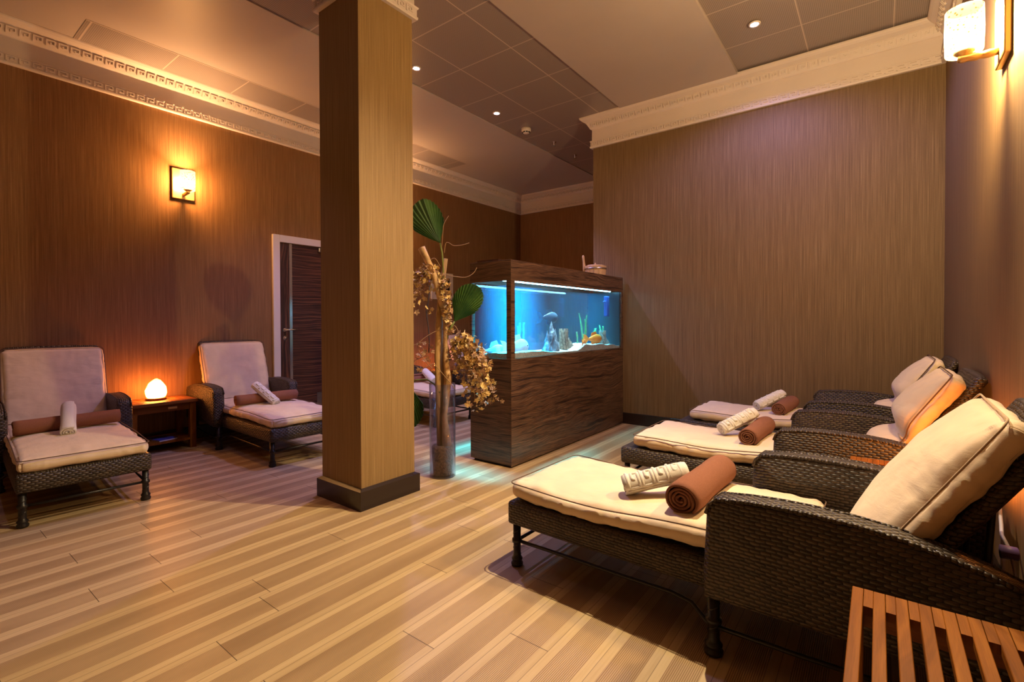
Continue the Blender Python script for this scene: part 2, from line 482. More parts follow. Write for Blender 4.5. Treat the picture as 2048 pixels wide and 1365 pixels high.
def mat_tile(name, x0, y0, st=.59):
    m, nt, b, out = new_mat(name)
    tc = N(nt, 'ShaderNodeTexCoord'); sp = N(nt, 'ShaderNodeSeparateXYZ'); L(nt, tc.outputs['Object'], sp.inputs[0])
    x, y = sp.outputs[0], sp.outputs[1]
    def line(c, o):
        f = math_n(nt, 'FRACT', math_n(nt, 'DIVIDE', math_n(nt, 'ADD', c, 40 * st - o), st))
        return math_n(nt, 'LESS_THAN', math_n(nt, 'SUBTRACT', .5, math_n(nt, 'ABSOLUTE', math_n(nt, 'SUBTRACT', f, .5))), .0085)
    ln = math_n(nt, 'MAXIMUM', line(x, x0), line(y, y0))
    d = .0118
    hx = math_n(nt, 'SUBTRACT', math_n(nt, 'FRACT', math_n(nt, 'DIVIDE', x, d)), .5)
    hy = math_n(nt, 'SUBTRACT', math_n(nt, 'FRACT', math_n(nt, 'DIVIDE', y, d)), .5)
    rr = math_n(nt, 'SQRT', math_n(nt, 'ADD', math_n(nt, 'MULTIPLY', hx, hx), math_n(nt, 'MULTIPLY', hy, hy)))
    hole = math_n(nt, 'MULTIPLY', math_n(nt, 'LESS_THAN', rr, .24), math_n(nt, 'SUBTRACT', 1, ln))
    c = mixc(nt, ln, (.33, .27, .255), (.56, .46, .42))
    c = mixc(nt, hole, c, (.10, .075, .065))
    L(nt, c, b.inputs['Base Color'])
    b.inputs['Roughness'].default_value = .33; b.inputs['Specular IOR Level'].default_value = .6
    return m
M['tile_l'] = mat_tile('perforated_tile_left', -3.122, 4.52)
M['tile_r'] = mat_tile('perforated_tile_right', .084, 4.52)
M['tile_s'] = mat_tile('perforated_tile_strip', -4.30, 2.235)

# ------------------------------------------------------------------ geometry utilities
def soft_box(a, b, c, r, n=(40, 24, 6), deform=None, crown=0.0, wr=0.0, seed=0, bot=0.0):
    """rounded cushion, half sizes a b c, centred; returns MB"""
    def coords(k):
        out = []
        for i in range(k + 1):
            t = -1 + 2 * i / k
            out.append(math.sin(t * PI / 2) * .55 + t * .45)
        return out
    X, Y, Z = coords(n[0]), coords(n[1]), coords(n[2])
    idx = {}; vs = []; fs = []
    def vid(i, j, k):
        key = (i, j, k)
        if key not in idx:
            idx[key] = len(vs)
            u, v, w = X[i], Y[j], Z[k]
            P = Vector((u * a, v * b, w * c))
            rz = min(r, c * .98)
            Q = Vector((max(-a + r, min(a - r, P.x)), max(-b + r, min(b - r, P.y)), max(-c + rz, min(c - rz, P.z))))
            d = P - Q
            if d.length > 1e-9:
                e = Vector((d.x / r, d.y / r, d.z / rz))
                m_ = max(abs(e.x), abs(e.y), abs(e.z))
                e = e.normalized() * m_
                P = Q + Vector((e.x * r, e.y * r, e.z * rz))
            fl = (1 - abs(u) ** 2.6) * (1 - abs(v) ** 2.6)
            if w > 0: P.z += crown * fl * w
            else: P.z += bot * fl * -w
            bul = .010 * (1 - w * w)
            if abs(u) > .97: P.x += math.copysign(bul * (1 - abs(v) ** 4), u)
            if abs(v) > .97: P.y += math.copysign(bul * (1 - abs(u) ** 4), v)
            if wr:
                q = Vector((P.x + seed, P.y * 1.0, P.z))
                nn = noise.fractal(q * 6, 1.0, 2.0, 3)
                edge = max(abs(u), abs(v)) ** 5
                sd = Vector((seed, seed * .7, 0))
                # gathers that run in from the seams, with a lazy sideways drift
                drift = noise.noise(q * 5) * .05
                if b - abs(P.y) < a - abs(P.x): cc = Vector((P.x + drift, P.y * .18, P.z * .25)) * 17
                else: cc = Vector((P.x * .18, P.y + drift, P.z * .25)) * 17
                gth = noise.noise(cc + sd) + .5 * noise.noise(cc * 2.1 + sd)
                lng = noise.noise(Vector((P.x * 9 + P.y * 6, P.y * 3 - P.x * 2, seed)))
                amt = wr * (nn * .7 + lng * .35 + gth * (.10 + .75 * edge))
                if abs(w) > .96: P.z += amt * (1 if w > 0 else -1) * .8
                else:
                    P.x += wr * gth * .55 * (1 if u > 0 else -1) * (abs(u) > .97); P.y += wr * gth * .75 * (1 if v > 0 else -1) * (abs(v) > .97)
            if deform: P = deform(P)
            vs.append(P)
        return idx[key]
    nx, ny, nz = n
    for i in range(nx):
        for j in range(ny):
            fs.append((vid(i, j, 0), vid(i, j + 1, 0), vid(i + 1, j + 1, 0), vid(i + 1, j, 0)))
            fs.append((vid(i, j, nz), vid(i + 1, j, nz), vid(i + 1, j + 1, nz), vid(i, j + 1, nz)))
        for k in range(nz):
            fs.append((vid(i, 0, k), vid(i + 1, 0, k), vid(i + 1, 0, k + 1), vid(i, 0, k + 1)))
            fs.append((vid(i, ny, k), vid(i, ny, k + 1), vid(i + 1, ny, k + 1), vid(i + 1, ny, k)))
    for j in range(ny):
        for k in range(nz):
            fs.append((vid(0, j, k), vid(0, j, k + 1), vid(0, j + 1, k + 1), vid(0, j + 1, k)))
            fs.append((vid(nx, j, k), vid(nx, j + 1, k), vid(nx, j + 1, k + 1), vid(nx, j, k + 1)))
    m = MB(); m.add(vs, fs, True)
    return m

def rrect(a, b, r, z, k=6, per=.03):
    """rounded rectangle ring of points"""
    P = []
    def seg(p, q):
        d = (Vector(q) - Vector(p)).length; s = max(1, int(d / per))
        for i in range(s):
            t = i / s; P.append((p[0] + (q[0] - p[0]) * t, p[1] + (q[1] - p[1]) * t, z))
    cs = [(a - r, b - r, 0), (-a + r, b - r, 90), (-a + r, -b + r, 180), (a - r, -b + r, 270)]
    for i, (cx, cy, a0) in enumerate(cs):
        for t in range(k):
            an = R(a0 + 90 * t / k); P.append((cx + r * math.cos(an), cy + r * math.sin(an), z))
        e = (cx + r * math.cos(R(a0 + 90)), cy + r * math.sin(R(a0 + 90)))
        nx = cs[(i + 1) % 4]; s0 = (nx[0] + r * math.cos(R(nx[2])), nx[1] + r * math.sin(R(nx[2])))
        seg(e, s0)
    return P

def towel_roll(Lg, Rad, turns=4.2, thick=.75, flat=.9, seed=0, sag=0.0, seg=26, nl=16, key=False, loose=0.0):
    """rolled sheet along +X from -Lg/2..Lg/2, spiral ends"""
    m = MB(); K = int(turns * seg)
    pitch = Rad / (turns + .3)
    ns = []
    vs = []
    for i in range(nl + 1):
        t = i / nl; x = (t - .5) * Lg
        bl = 1 + .03 * math.sin(t * PI * 2 + seed) + .05 * noise.noise(Vector((x * 9 + seed, 1, 2)))
        endr = 1 - .05 * (abs(2 * t - 1) ** 8)
        for side in (0, 1):
            for k in range(K + 1):
                a = 2 * PI * k / seg
                r = pitch * .35 + pitch * a / (2 * PI)
                tk = pitch * thick
                if k > K - seg: 
                    pass
                rr = (r + (tk * .5 if side else -tk * .5)) * bl * endr
                w = noise.noise(Vector((a * 1.3, x * 3 + seed, r * 60))) * pitch * .22
                rr = max(.0012, rr + w)
                xx = x + (.006 * noise.noise(Vector((a * .9, seed, 4 * (t > .5)))) + loose * (a / (2 * PI * turns)) * .01) * (abs(2 * t - 1) ** 6)
                vs.append((xx, rr * math.cos(a + 2.2), rr * math.sin(a + 2.2) * flat))
    W = (K + 1) * 2
    fs = []
    for i in range(nl):
        for k in range(K):
            a0 = i * W + k; b0 = (i + 1) * W + k
            fs.append((a0, a0 + 1, b0 + 1, b0))
            a1 = a0 + K + 1; b1 = b0 + K + 1
            fs.append((a1, b1, b1 + 1, a1 + 1))
        for k in (0, K):
            a0 = i * W + k; b0 = (i + 1) * W + k
            fs.append((a0, b0, b0 + K + 1, a0 + K + 1))
    for i in (0, nl):
        for k in range(K):
            a0 = i * W + k
            fs.append((a0, a0 + 1, a0 + K + 2, a0 + K + 1))
    m.add(vs, fs, True)
    if key:
        Rr = Rad * 1.0
        unit = [(0, 0), (0, 1), (.78, 1), (.78, .25), (.32, .25), (.32, .62), (.52, .62)]
        nu = 4; ul = Lg * .86 / nu
        a_c = key; aspan = R(112)
        def pt(ux, uy):
            a = a_c + (uy - .5) * aspan
            rr = Rr * 1.0
            return (ux, rr * math.cos(a), rr * math.sin(a) * flat)
        for q in range(nu):
            x0 = -Lg * .43 + q * ul
            pts = []
            for (p0, p1) in zip(unit[:-1], unit[1:]):
                for s_ in range(5):
                    f = s_ / 5; ux = p0[0] + (p1[0] - p0[0]) * f; uy = p0[1] + (p1[1] - p0[1]) * f
                    pts.append(pt(x0 + ux * ul, uy))
            pts.append(pt(x0 + unit[-1][0] * ul, unit[-1][1]))
            m.tube(pts, .0078, 8)
        for e in (-.12, 1.14):
            m.tube([pt(-Lg * .46 + Lg * .92 * k / 14, e) for k in range(15)], .0035, 6)
    return m

# ================================================================== THE SETTING
XL, XR, YB, YF, YR = -5.41, .41, 5.09, 7.42, -2.6
XC = -2.66            # corner where the right back wall ends
ZC, ZK = 3.50, 3.16   # ceiling and cornice bottom
def struct(o): o['kind'] = 'structure'; return o

struct(MB().box(XL - .1, XR + .1, YR - .1, YF + .1, -.06, 0).build('floor', M['floor']))
struct(MB().box(XL - .12, XL, YR - .1, YF + .12, 0, 3.56).build('wall_left', M['wall_red']))
struct(MB().box(XR, XR + .12, YR - .1, YB + .12, 0, 3.56).build('wall_right', M['wall_half_dimmed']))
struct(MB().box(XC, XR, YB, YB + .12, 0, 3.56).build('wall_back', M['wall_dimmed']))
struct(MB().box(XC, XC + .12, YB + .12, YF + .12, 0, 3.56).build('wall_recess', M['wall_red']))
struct(MB().box(XL, XC, YF, YF + .12, 0, 3.56).build('wall_far', M['wall_red']))
struct(MB().box(XL, XR, YR - .12, YR, 0, 3.56).build('wall_rear', M['wall_gold']))
ceil = struct(MB().box(XL, XR + .0, YR, YF, ZC + .02, ZC + .08).build('ceiling', M['tile_r']))
# plaster fields and perforated fields of the ceiling
MB().box(-3.68, -2.272, YR, YF, ZC + .005, ZC + .02).build('perforated_field', M['tile_l'], ceil)
pf = MB()
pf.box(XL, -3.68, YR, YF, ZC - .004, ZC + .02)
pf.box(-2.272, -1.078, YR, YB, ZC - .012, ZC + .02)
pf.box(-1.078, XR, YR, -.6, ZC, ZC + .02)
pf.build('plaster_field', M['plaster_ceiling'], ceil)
MB().box(-5.30, -4.885, 1.02, 5.35, ZC - .007, ZC - .003).build('perforated_strip', M['tile_s'], ceil)

# skirting boards
struct(MB().box(XL, XL + .02, YR, 2.67, 0, .124).build('baseboard_left', M['skirt'], bevel=.006))
struct(MB().box(XL, XL + .02, 3.62, YF, 0, .124).build('baseboard_far_left', M['skirt'], bevel=.006))
struct(MB().box(XC, XR, YB - .02, YB, 0, .124).build('baseboard_back', M['skirt'], bevel=.006))
struct(MB().box(XL, XC, YF - .02, YF, 0, .124).build('baseboard_far', M['skirt'], bevel=.006))
struct(MB().box(XR - .02, XR, YR, YB, 0, .124).build('baseboard_right', M['skirt'], bevel=.006))

# cornices: profile (projection from the wall, height) and two raised key bands
PROF = [(0, 3.160), (.026, 3.160), (.030, 3.168), (.030, 3.178), (.024, 3.182), (.024, 3.228), (.030, 3.232), (.030, 3.242), (.012, 3.250), (.010, 3.372),
        (.022, 3.378), (.030, 3.388), (.034, 3.394), (.062, 3.444), (.070, 3.450), (.080, 3.456), (.100, 3.468), (.115, 3.482), (.120, 3.492), (.120, ZC + .004), (0, ZC + .004)]
def key_units(m, length, p, put, flip=False):
    """Greek key built of small raised bars; put(along, frac_height) -> point and outward normal handled by caller"""
    n = int(length / p); p = length / n
    bars = [(0, .13, 0, 1), (.13, .80, .80, 1), (.67, .80, .22, .80), (.34, .67, .22, .40), (.34, .47, .40, .62), (.13, .9, -.02, .0)]
    for i in range(n):
        a0 = i * p
        for (u0, u1, v0, v1) in bars[:5]:
            if flip: v0, v1 = 1 - v1, 1 - v0
            put(m, a0 + u0 * p, a0 + u1 * p, v0, v1)
def cornice(name, P0, P1, nrm, e0=0, e1=0, prof=PROF, pitch=.075):
    """P0->P1 along the wall, nrm = direction into the room, e0/e1: how much each end runs on per projection (+1 outer mitre, -1 inner)"""
    P0 = Vector(P0); P1 = Vector(P1); d = (P1 - P0); Ln = d.length; d.normalize(); n = Vector(nrm)
    m = MB(); vs = []
    k = len(prof)
    for (pp, e, s) in ((P0, e0, -1), (P1, e1, 1)):
        for pr, z in prof:
            q = pp + n * pr + d * (s * e * pr); vs.append((q.x, q.y, z))
    fs = [(i, (i + 1) % k, k + (i + 1) % k, k + i) for i in range(k)]
    fs += [tuple(range(k)), tuple(range(2 * k - 1, k - 1, -1))]
    m.add(vs, fs)
    o = struct(m.build(name, M['plaster']))
    b = MB()
    def low(mm, a0, a1, v0, v1):
        z0 = 3.184 + .042 * v0; z1 = 3.184 + .042 * v1
        vs = []
        for z in (z0, z1):
            for pr in (.023, .034):
                for a in (a0, a1):
                    q = P0 + d * a + n * pr; vs.append((q.x, q.y, z))
        mm.add(vs, [(0, 1, 3, 2), (4, 6, 7, 5), (0, 4, 5, 1), (2, 3, 7, 6), (0, 2, 6, 4), (1, 5, 7, 3)])
    def high(mm, a0, a1, v0, v1):
        vs = []
        for v in (v0, v1):
            for off in (0, .006):
                for a in (a0, a1):
                    pr = .034 + .028 * (.06 + .88 * v) + off * 1.75; z = 3.394 + .050 * (.06 + .88 * v) - off * 1.0
                    q = P0 + d * a + n * pr; vs.append((q.x, q.y, z))
        mm.add(vs, [(0, 1, 3, 2), (4, 6, 7, 5), (0, 4, 5, 1), (2, 3, 7, 6), (0, 2, 6, 4), (1, 5, 7, 3)])
    key_units(b, Ln, pitch, low); key_units(b, Ln, pitch, high)
    b.build('key_band', M['plaster'], o)
    return o
cornice('trim_1', (XL, YR, 0), (XL, YF, 0), (1, 0, 0), 0, -1)
cornice('trim_2', (XL, YF, 0), (XC, YF, 0), (0, -1, 0), -1, -1)
cornice('trim_3', (XC, YB, 0), (XR, YB, 0), (0, -1, 0), 1, -1)
cornice('trim_4', (XC, YF, 0), (XC, YB, 0), (-1, 0, 0), -1, 1)
cornice('trim_5', (XR, YB, 0), (XR, YR, 0), (-1, 0, 0), -1, 0)

# ------------------------------------------------------------------ door in the left wall
def door():
    y0, y1, zt = 2.775, 3.56, 2.055
    o = bpy.data.objects.new('door_1', None); COL.objects.link(o); o.location = (XL, 0, 0); struct(o)
    fr = MB()
    fr.box(0, .035, y0 - .078, y0, 0, zt + .08); fr.box(0, .035, y1, y1 + .078, 0, zt + .08); fr.box(0, .035, y0, y1, zt, zt + .08)
    fr.build('door_frame', M['white_paint'], o, bevel=.004)
    MB().box(0, .012, y0, y0 + .118, .01, zt - .006).build('door_stile', M['zebra_dv'], o, bevel=.002)
    MB().box(0, .012, y0 + .150, y1, .01, zt - .006).build('door_leaf', M['zebra_d'], o, bevel=.002)
    MB().box(0, .014, y0 + .118, y0 + .150, .01, zt - .006).build('chrome_strip', M['steel'], o)
    h = MB()
    h.lathe([(.024, 0), (.024, .008), (.014, .012), (.010, .045)], M=Matrix.Translation((.012, y0 + .06, 1.06)) @ Matrix.Rotation(PI / 2, 4, 'Y'), seg=18)
    h.tube([(.052, y0 + .06, 1.06), (.058, y0 + .09, 1.062), (.055, y0 + .19, 1.064)], [.010, .009, .007], 10)
    h.build('door_handle', M['steel'], o)
    k = MB(); k.lathe([(.026, 0), (.026, .008), (.012, .012), (.012, .018)], M=Matrix.Translation((.012, y0 + .06, .968)) @ Matrix.Rotation(PI / 2, 4, 'Y'), seg=18)
    k.build('lock_rose', M['steel'], o)
    MB().box(.010, .05, y0 + .47, y0 + .53, 1.99, 2.04).build('door_closer_bracket', M['steel'], o, bevel=.006)
    MB().box(.012, .014, y0 + .45, y1 - .02, .02, .30).build('kick_plate', M['steel'], o)
door()

# ------------------------------------------------------------------ pillar
def pillar():
    x0, x1, y0, y1 = -2.935, -2.513, 1.788, 2.212
    t = empty('pillar', ((x0 + x1) / 2, (y0 + y1) / 2, 0), 0, 'square pillar papered in brown streaks with dark base, in the middle of the room', 'pillar')
    hx, hy = (x1 - x0) / 2, (y1 - y0) / 2
    MB().box(-hx, hx, -hy, hy, .0, ZC).build('shaft', M['wall_gold'], t)
    s = MB(); w = .026
    for a in range(4):
        Mx = Matrix.Rotation(a * PI / 2, 4, 'Z')
        s.add([Mx @ Vector(p) for p in [(-hx - w, -hy - w, 0), (hx + w, -hy - w, 0), (hx, -hy, 0), (-hx, -hy, 0), (-hx - w, -hy - w, .117), (hx + w, -hy - w, .117), (hx, -hy, .13), (-hx, -hy, .13)]],
              [(0, 1, 5, 4), (4, 5, 6, 7), (3, 2, 1, 0)])
    s.build('base_skirting', M['skirt'], t)
    c = MB()
    prof = [(0, 3.18), (.026, 3.18), (.030, 3.188), (.030, 3.198), (.024, 3.202), (.024, 3.248), (.030, 3.252), (.034, 3.262), (.012, 3.27), (.010, 3.40), (.06, 3.46), (.09, 3.49), (.09, ZC)]
    k = len(prof)
    for a in range(4):
        Mx = Matrix.Rotation(a * PI / 2, 4, 'Z')
        vs = []
        for s_ in (-1, 1):
            for pr, z in prof: vs.append(Mx @ Vector((s_ * (hx + pr), -(hy + pr), z)))
        c.add(vs, [(i, i + 1, k + i + 1, k + i) for i in range(k - 1)])
        def put(mm, a0, a1, v0, v1):
            z0 = 3.204 + .042 * v0; z1 = 3.204 + .042 * v1; vv = []
            for z in (z0, z1):
                for pr in (.023, .029):
                    for al in (a0, a1): vv.append(Mx @ Vector((-hx + al, -(hy + pr), z)))
            mm.add(vv, [(0, 1, 3, 2), (4, 6, 7, 5), (0, 4, 5, 1), (2, 3, 7, 6), (0, 2, 6, 4), (1, 5, 7, 3)])
        key_units(c, 2 * hx, .07, put)
    c.build('capital', M['plaster'], t)
pillar()

# ================================================================== LOUNGERS
def make_lounger(theta, tied=False, seed=0):
    """local: foot edge at x=0, back towards +x, centred on y; theta = recline angle"""
    root = bpy.data.objects.new('sun_lounger', None); COL.objects.link(root); root.empty_display_size = .1
    HW = .31
    # seat frame: woven apron with rounded rim
    fr = soft_box(.80, HW, .055, .016, (60, 26, 6))
    fr.v = [(p[0] + .80, p[1], p[2] + .250) for p in fr.v]
    fr.build('seat_frame', M['wicker'], root)
    # arms
    ol = [(.925, .205), (.920, .30), (.930, .50), (.940, .530), (.965, .554), (1.06, .565), (1.15, .570), (1.24, .570), (1.34, .566), (1.44, .555), (1.545, .532), (1.62, .511), (1.70, .480), (1.705, .205), (1.5, .215), (1.2, .215)]
    for s_ in (-1, 1):
        m = MB()
        y0, y1 = (-.390, -.292) if s_ < 0 else (.292, .390)
        m.prism(ol, y0, y1, .022)
        a = m.build('armrest', M['wicker'], root)
        c = MB()
        yc = (y0 + y1) / 2
        # rope edge along the top of the arm
        for yy in (y0 + .010, y1 - .010):
            c.tube([(x, yy, z - .004) for x, z in ol[2:13]], .0065, 8)
        c.build('braided_edge', M['wicker_t'], a)
    # legs
    def leg(x, y, h, r):
        m = MB()
        m.lathe([(r * 1.2, 0), (r * 1.55, .004), (r * 1.62, .014), (r * 1.25, .024), (r * 1.45, .030), (r * 1.5, .036), (r * 1.08, .046), (r, .06), (r, .108), (r * 1.35, .112), (r * 1.35, .126), (r, .130), (r * 1.05, h)], x, y, 0, 16)
        # twist of the wrought iron
        m.tube([(x + math.cos(t * .9) * r * .93, y + math.sin(t * .9) * r * .93, .045 + t * .0095) for t in range(18)], .004, 6)
        m.build('leg', M['iron'], root)
    for s_ in (-1, 1):
        leg(.038, s_ * .282, .205, .0175)
        leg(.945, s_ * .340, .215, .020)
        leg(1.62, s_ * .300, .205, .020)
    st = MB()
    for s_ in (-1, 1):
        pts = [(.038, s_ * .282, .118), (.3, s_ * .284, .124), (.6, s_ * .287, .128), (.78, s_ * .292, .135), (.86, s_ * .305, .130), (.905, s_ * .325, .105), (.945, s_ * .345, .092)]
        st.tube(pts, .008, 8)
        st.tube([(.945, s_ * .345, .10), (1.2, s_ * .335, .10), (1.62, s_ * .300, .10)], .008, 8)
    st.tube([(.038, -.282, .118), (.038, .282, .118)], .008, 8)
    st.tube([(1.62, -.3, .10), (1.62, .3, .10)], .008, 8)
    st.build('stretcher', M['iron'], root)
    # backrest frame, hinged
    hx, hz = (1.378 if theta < 62 else 1.350), .305
    Lb = .70
    ca, sa = math.cos(R(theta)), math.sin(R(theta))
    def bk(P):      # P.x along the back, P.y across, P.z = normal (towards the sitter)
        return Vector((hx + P.x * ca - P.z * sa, P.y, hz + P.x * sa + P.z * ca))
    bf = soft_box(Lb / 2, .285, .022, .018, (30, 24, 4))
    bf.v = [tuple(bk(Vector((p[0] + Lb / 2, p[1], p[2] - .024)))) for p in bf.v]
    b = bf.build('backrest', M['wicker'], root)
    for yy in (-.22, .22):
        MB().tube([bk(Vector((.42, yy, -.045))), Vector((min(1.62, hx + .27), yy, .26))], .009, 8).build('back_prop', M['iron'], root)
    # cushion: seat part
    def dseat(P):
        x = P.x
        lift = .040 * max(0, (x + .1)) ** 1.0 if x > -.1 else 0
        lift += .007 * math.sin(x * 7 + seed)
        return Vector((P.x + (.645 if tied else .608), P.y, P.z + .347 + lift))
    cw = .298
    sl = .565 if tied else .600
    sc = soft_box(sl, cw, .040, .036, (130, 70, 10), dseat, crown=.020, wr=.012, seed=seed + 3)
    cs = sc.build('seat_cushion', M['cush'], root)
    pp = MB()
    pp.ring([dseat(Vector(p)) for p in rrect(sl + .003, cw + .004, .035, .037)], .0028)
    pp.build('piping', M['pipe'], cs)
    # cushion: back part
    Lc = .335
    def dback(P):
        x = P.x
        q = Vector((x + Lc + (-.025 if theta < 62 else -.012), P.y, P.z + .040))
        if tied:
            g = math.exp(-((x + .04) / .055) ** 2)
            q.y *= 1 - .15 * g; q.z = .02 + (q.z - .02) * (1 - .58 * g)
        if theta < 62: q.z += .020 * math.exp(-((x + Lc) / .12) ** 2) * (P.z > 0)
        return bk(q)
    bc = soft_box(Lc, .300, .038, .036, (96, 80, 10), dback, crown=.078 if theta < 62 else .022, wr=.013 if theta < 62 else .009, seed=seed)
    cb = bc.build('back_cushion', M['cush'], root)
    pp = MB()
    pp.ring([dback(Vector(p)) for p in rrect(Lc + .002, .304, .038, .034)], .0032)
    pp.build('piping', M['pipe_l'] if theta < 62 and not tied else M['pipe'], cb)
    if tied:
        tt = MB()
        ptsr = []
        for k in range(40):
            a = 2 * PI * k / 40
            ptsr.append(dback(Vector((-.04, .30 * math.copysign(abs(math.cos(a)) ** .35, math.cos(a)), .066 * math.copysign(abs(math.sin(a)) ** .5, math.sin(a)) + (.016 if math.sin(a) > 0 else 0)))))
        tt.ring(ptsr, .006)
        tt.build('tie_band', M['pipe_l'], cb)
    return root

LGR = 'wicker sun loungers along the right wall'
LGL = 'wicker sun loungers along the left wall'
def place(o, x, y, rz, label, group):
    o.location = (x, y, 0); o.rotation_euler[2] = rz
    return tag(o, label, 'sun lounger', group)
lr = make_lounger(57.5, False, 0)
place(lr, -1.385, 2.105, R(-1.5), 'nearest wicker sun lounger on the right, plump beige cushions, beside the slatted side table', LGR)
lt = make_lounger(57.5, True, 5)
place(lt, -1.385, 3.345, 0, 'middle wicker sun lounger on the right, back cushion pinched at its waist and lit orange', LGR)
l3 = copy_tree(lt)
place(l3, -1.365, 4.49, 0, 'farthest wicker sun lounger on the right, against the back wall, cushions in violet light', LGR)
ll = make_lounger(70, False, 9)
place(ll, -3.772, .772, PI - R(4), 'leftmost wicker sun lounger with dusky pink lit cushion, left of the salt lamp table', LGL)
l2 = copy_tree(ll); place(l2, -3.79, 2.185, PI - R(1.8), 'wicker sun lounger between the salt lamp table and the dark wood door', LGL)
l4 = copy_tree(ll); place(l4, -3.80, 3.965, PI, 'wicker sun lounger mostly hidden behind the pillar, seen left of the driftwood vase', LGL)
l5 = copy_tree(ll); place(l5, -3.80, 5.66, PI, 'farthest left wicker sun lounger, glimpsed between the vase and the aquarium', LGL)

# ================================================================== TOWELS
def towel(name, mesh_mb, mat, p0, p1, label, group, roll=0):
    """axis runs from p0 to p1"""
    p0 = Vector(p0); p1 = Vector(p1); d = (p1 - p0).normalized()
    side = Vector((0, 0, 1)).cross(d).normalized(); up = d.cross(side)
    mt = Matrix((d, side, up)).transposed().to_4x4()
    mt = mt @ Matrix.Rotation(roll, 4, 'X')
    c = (p0 + p1) / 2
    v = [tuple(mt @ Vector(p)) for p in mesh_mb.v]
    mesh_mb.v = v
    o = mesh_mb.build(name, mat, recalc=True)
    o.location = c
    return tag(o, label, 'towel', group)
GB, GW = 'rolled brown bath towels', 'rolled white hand towels'
ZS = .405
def btow(s, Lg=.47, Rr=.056): return towel_roll(Lg, Rr, 4.3, .72, .93, s)
def wtow(s, Lg=.255, Rr=.037, key=R(70)): return towel_roll(Lg, Rr, 3.2, .74, .95, s, key=key, seg=24)
towel('towel', btow(1, .50, .065), M['towel_b'], (-.600, 1.865, .466), (-.575, 2.34, .474), 'rolled brown towel on the nearest right lounger, its spiral end facing out', GB)
towel('towel', wtow(2, .275, .046, R(125)), M['towel_w'], (-.868, 1.945, .440), (-.650, 2.085, .505), 'rolled white towel with embossed key pattern leaning on the nearest brown roll', GW)
towel('towel', btow(3), M['towel_b'], (-.622, 3.155, .452), (-.600, 3.60, .458), 'rolled brown towel on the middle right lounger with a tight spiral end', GB)
towel('towel', wtow(4, .275, .044, R(125)), M['towel_w'], (-.815, 3.33, .438), (-.655, 3.53, .535), 'rolled cream white towel leaning on the brown roll of the middle right lounger', GW)
towel('towel', btow(5), M['towel_b'], (-.625, 4.30, .450), (-.590, 4.75, .458), 'rolled brown towel turned violet by the light on the farthest right lounger', GB)
towel('towel', wtow(6, .28, .043, R(125)), M['towel_w'], (-.805, 4.42, .438), (-.645, 4.63, .530), 'rolled white towel with key pattern on the farthest right lounger', GW)
towel('towel', towel_roll(.55, .050, 3.6, .74, .95, 7), M['towel_b'], (-4.50, .545, .462), (-4.46, 1.085, .470), 'long rolled brown towel lying across the leftmost lounger', GB)
towel('towel', towel_roll(.30, .043, 3.0, .74, .9, 8), M['towel_w'], (-4.275, .775, .440), (-4.485, .815, .555), 'plain rolled white towel propped on the brown roll of the leftmost lounger', GW)
towel('towel', towel_roll(.52, .050, 3.8, .74, .95, 9), M['towel_b'], (-4.515, 1.92, .462), (-4.425, 2.43, .468), 'rolled brown towel on the lounger in front of the door', GB)
towel('towel', wtow(10, .29, .040, R(90)), M['towel_w'], (-4.33, 2.165, .440), (-4.50, 2.10, .560), 'rolled white towel slanting over the brown roll on the lounger in front of the door', GW)
towel('towel', towel_roll(.50, .05, 3, .74, .95, 11), M['towel_b'], (-4.50, 3.70, .462), (-4.45, 4.20, .466), 'rolled brown towel on the lounger behind the pillar, hidden by the dried blossoms', GB)
towel('towel', towel_roll(.28, .044, 3, .74, .95, 12), M['towel_w'], (-4.16, 3.98, .445), (-4.42, 4.06, .545), 'rolled white towel glimpsed through the dried blossoms, on the lounger behind the pillar', GW)

# ================================================================== TABLES
def slat_table(name, x0, x1, y0, y1, h, label):
    t = empty(name, (x0, y1, 0), 0, label, 'side table', 'slatted teak side tables')
    W = x1 - x0; D = y1 - y0
    pitch = (.0445)
    n = int(W / pitch)
    pitch = W / (n + .55)
    for i in range(n + 1):
        a = i * pitch
        MB().box(a, a + pitch * .56 - .0005, -D, 0, h - .022, h).build('slat', M['teak'], t, bevel=.0015, seg=1)
    for i in range(n):
        a = i * pitch + pitch * .56 + .0005
        for (b0, b1) in ((-.093, 0), (-D, -D + .093)):
            MB().box(a, a + pitch * .44 - .001, b0, b1, h - .022, h - .0005).build('slat_spacer', M['teak'], t)
    for (xx, yy) in ((0, -.050), (W - .024, -.050), (0, -D + .005), (W - .024, -D + .005)):
        MB().box(xx, xx + .024, yy, yy + .045, 0, h - .022).build('leg', M['teak'], t, bevel=.002)
    ap = MB()
    ap.box(.025, W - .025, -.045, -.025, h - .075, h - .022); ap.box(.025, W - .025, -D + .025, -D + .045, h - .075, h - .022)
    ap.box(.002, .020, -D + .051, -.051, h - .075, h - .022); ap.box(W - .020, W - .002, -D + .03, -.03, h - .075, h - .022)
    ap.build('apron', M['teak_x'], t)
    return t
slat_table('side_table', -.051, .365, .98, 1.53, .46, 'orange brown slatted teak side table at the bottom right corner of the picture')
slat_table('side_table', -.104, .345, 2.51, 2.825, .500, 'slatted teak side table between the nearest and middle right loungers, mostly hidden')

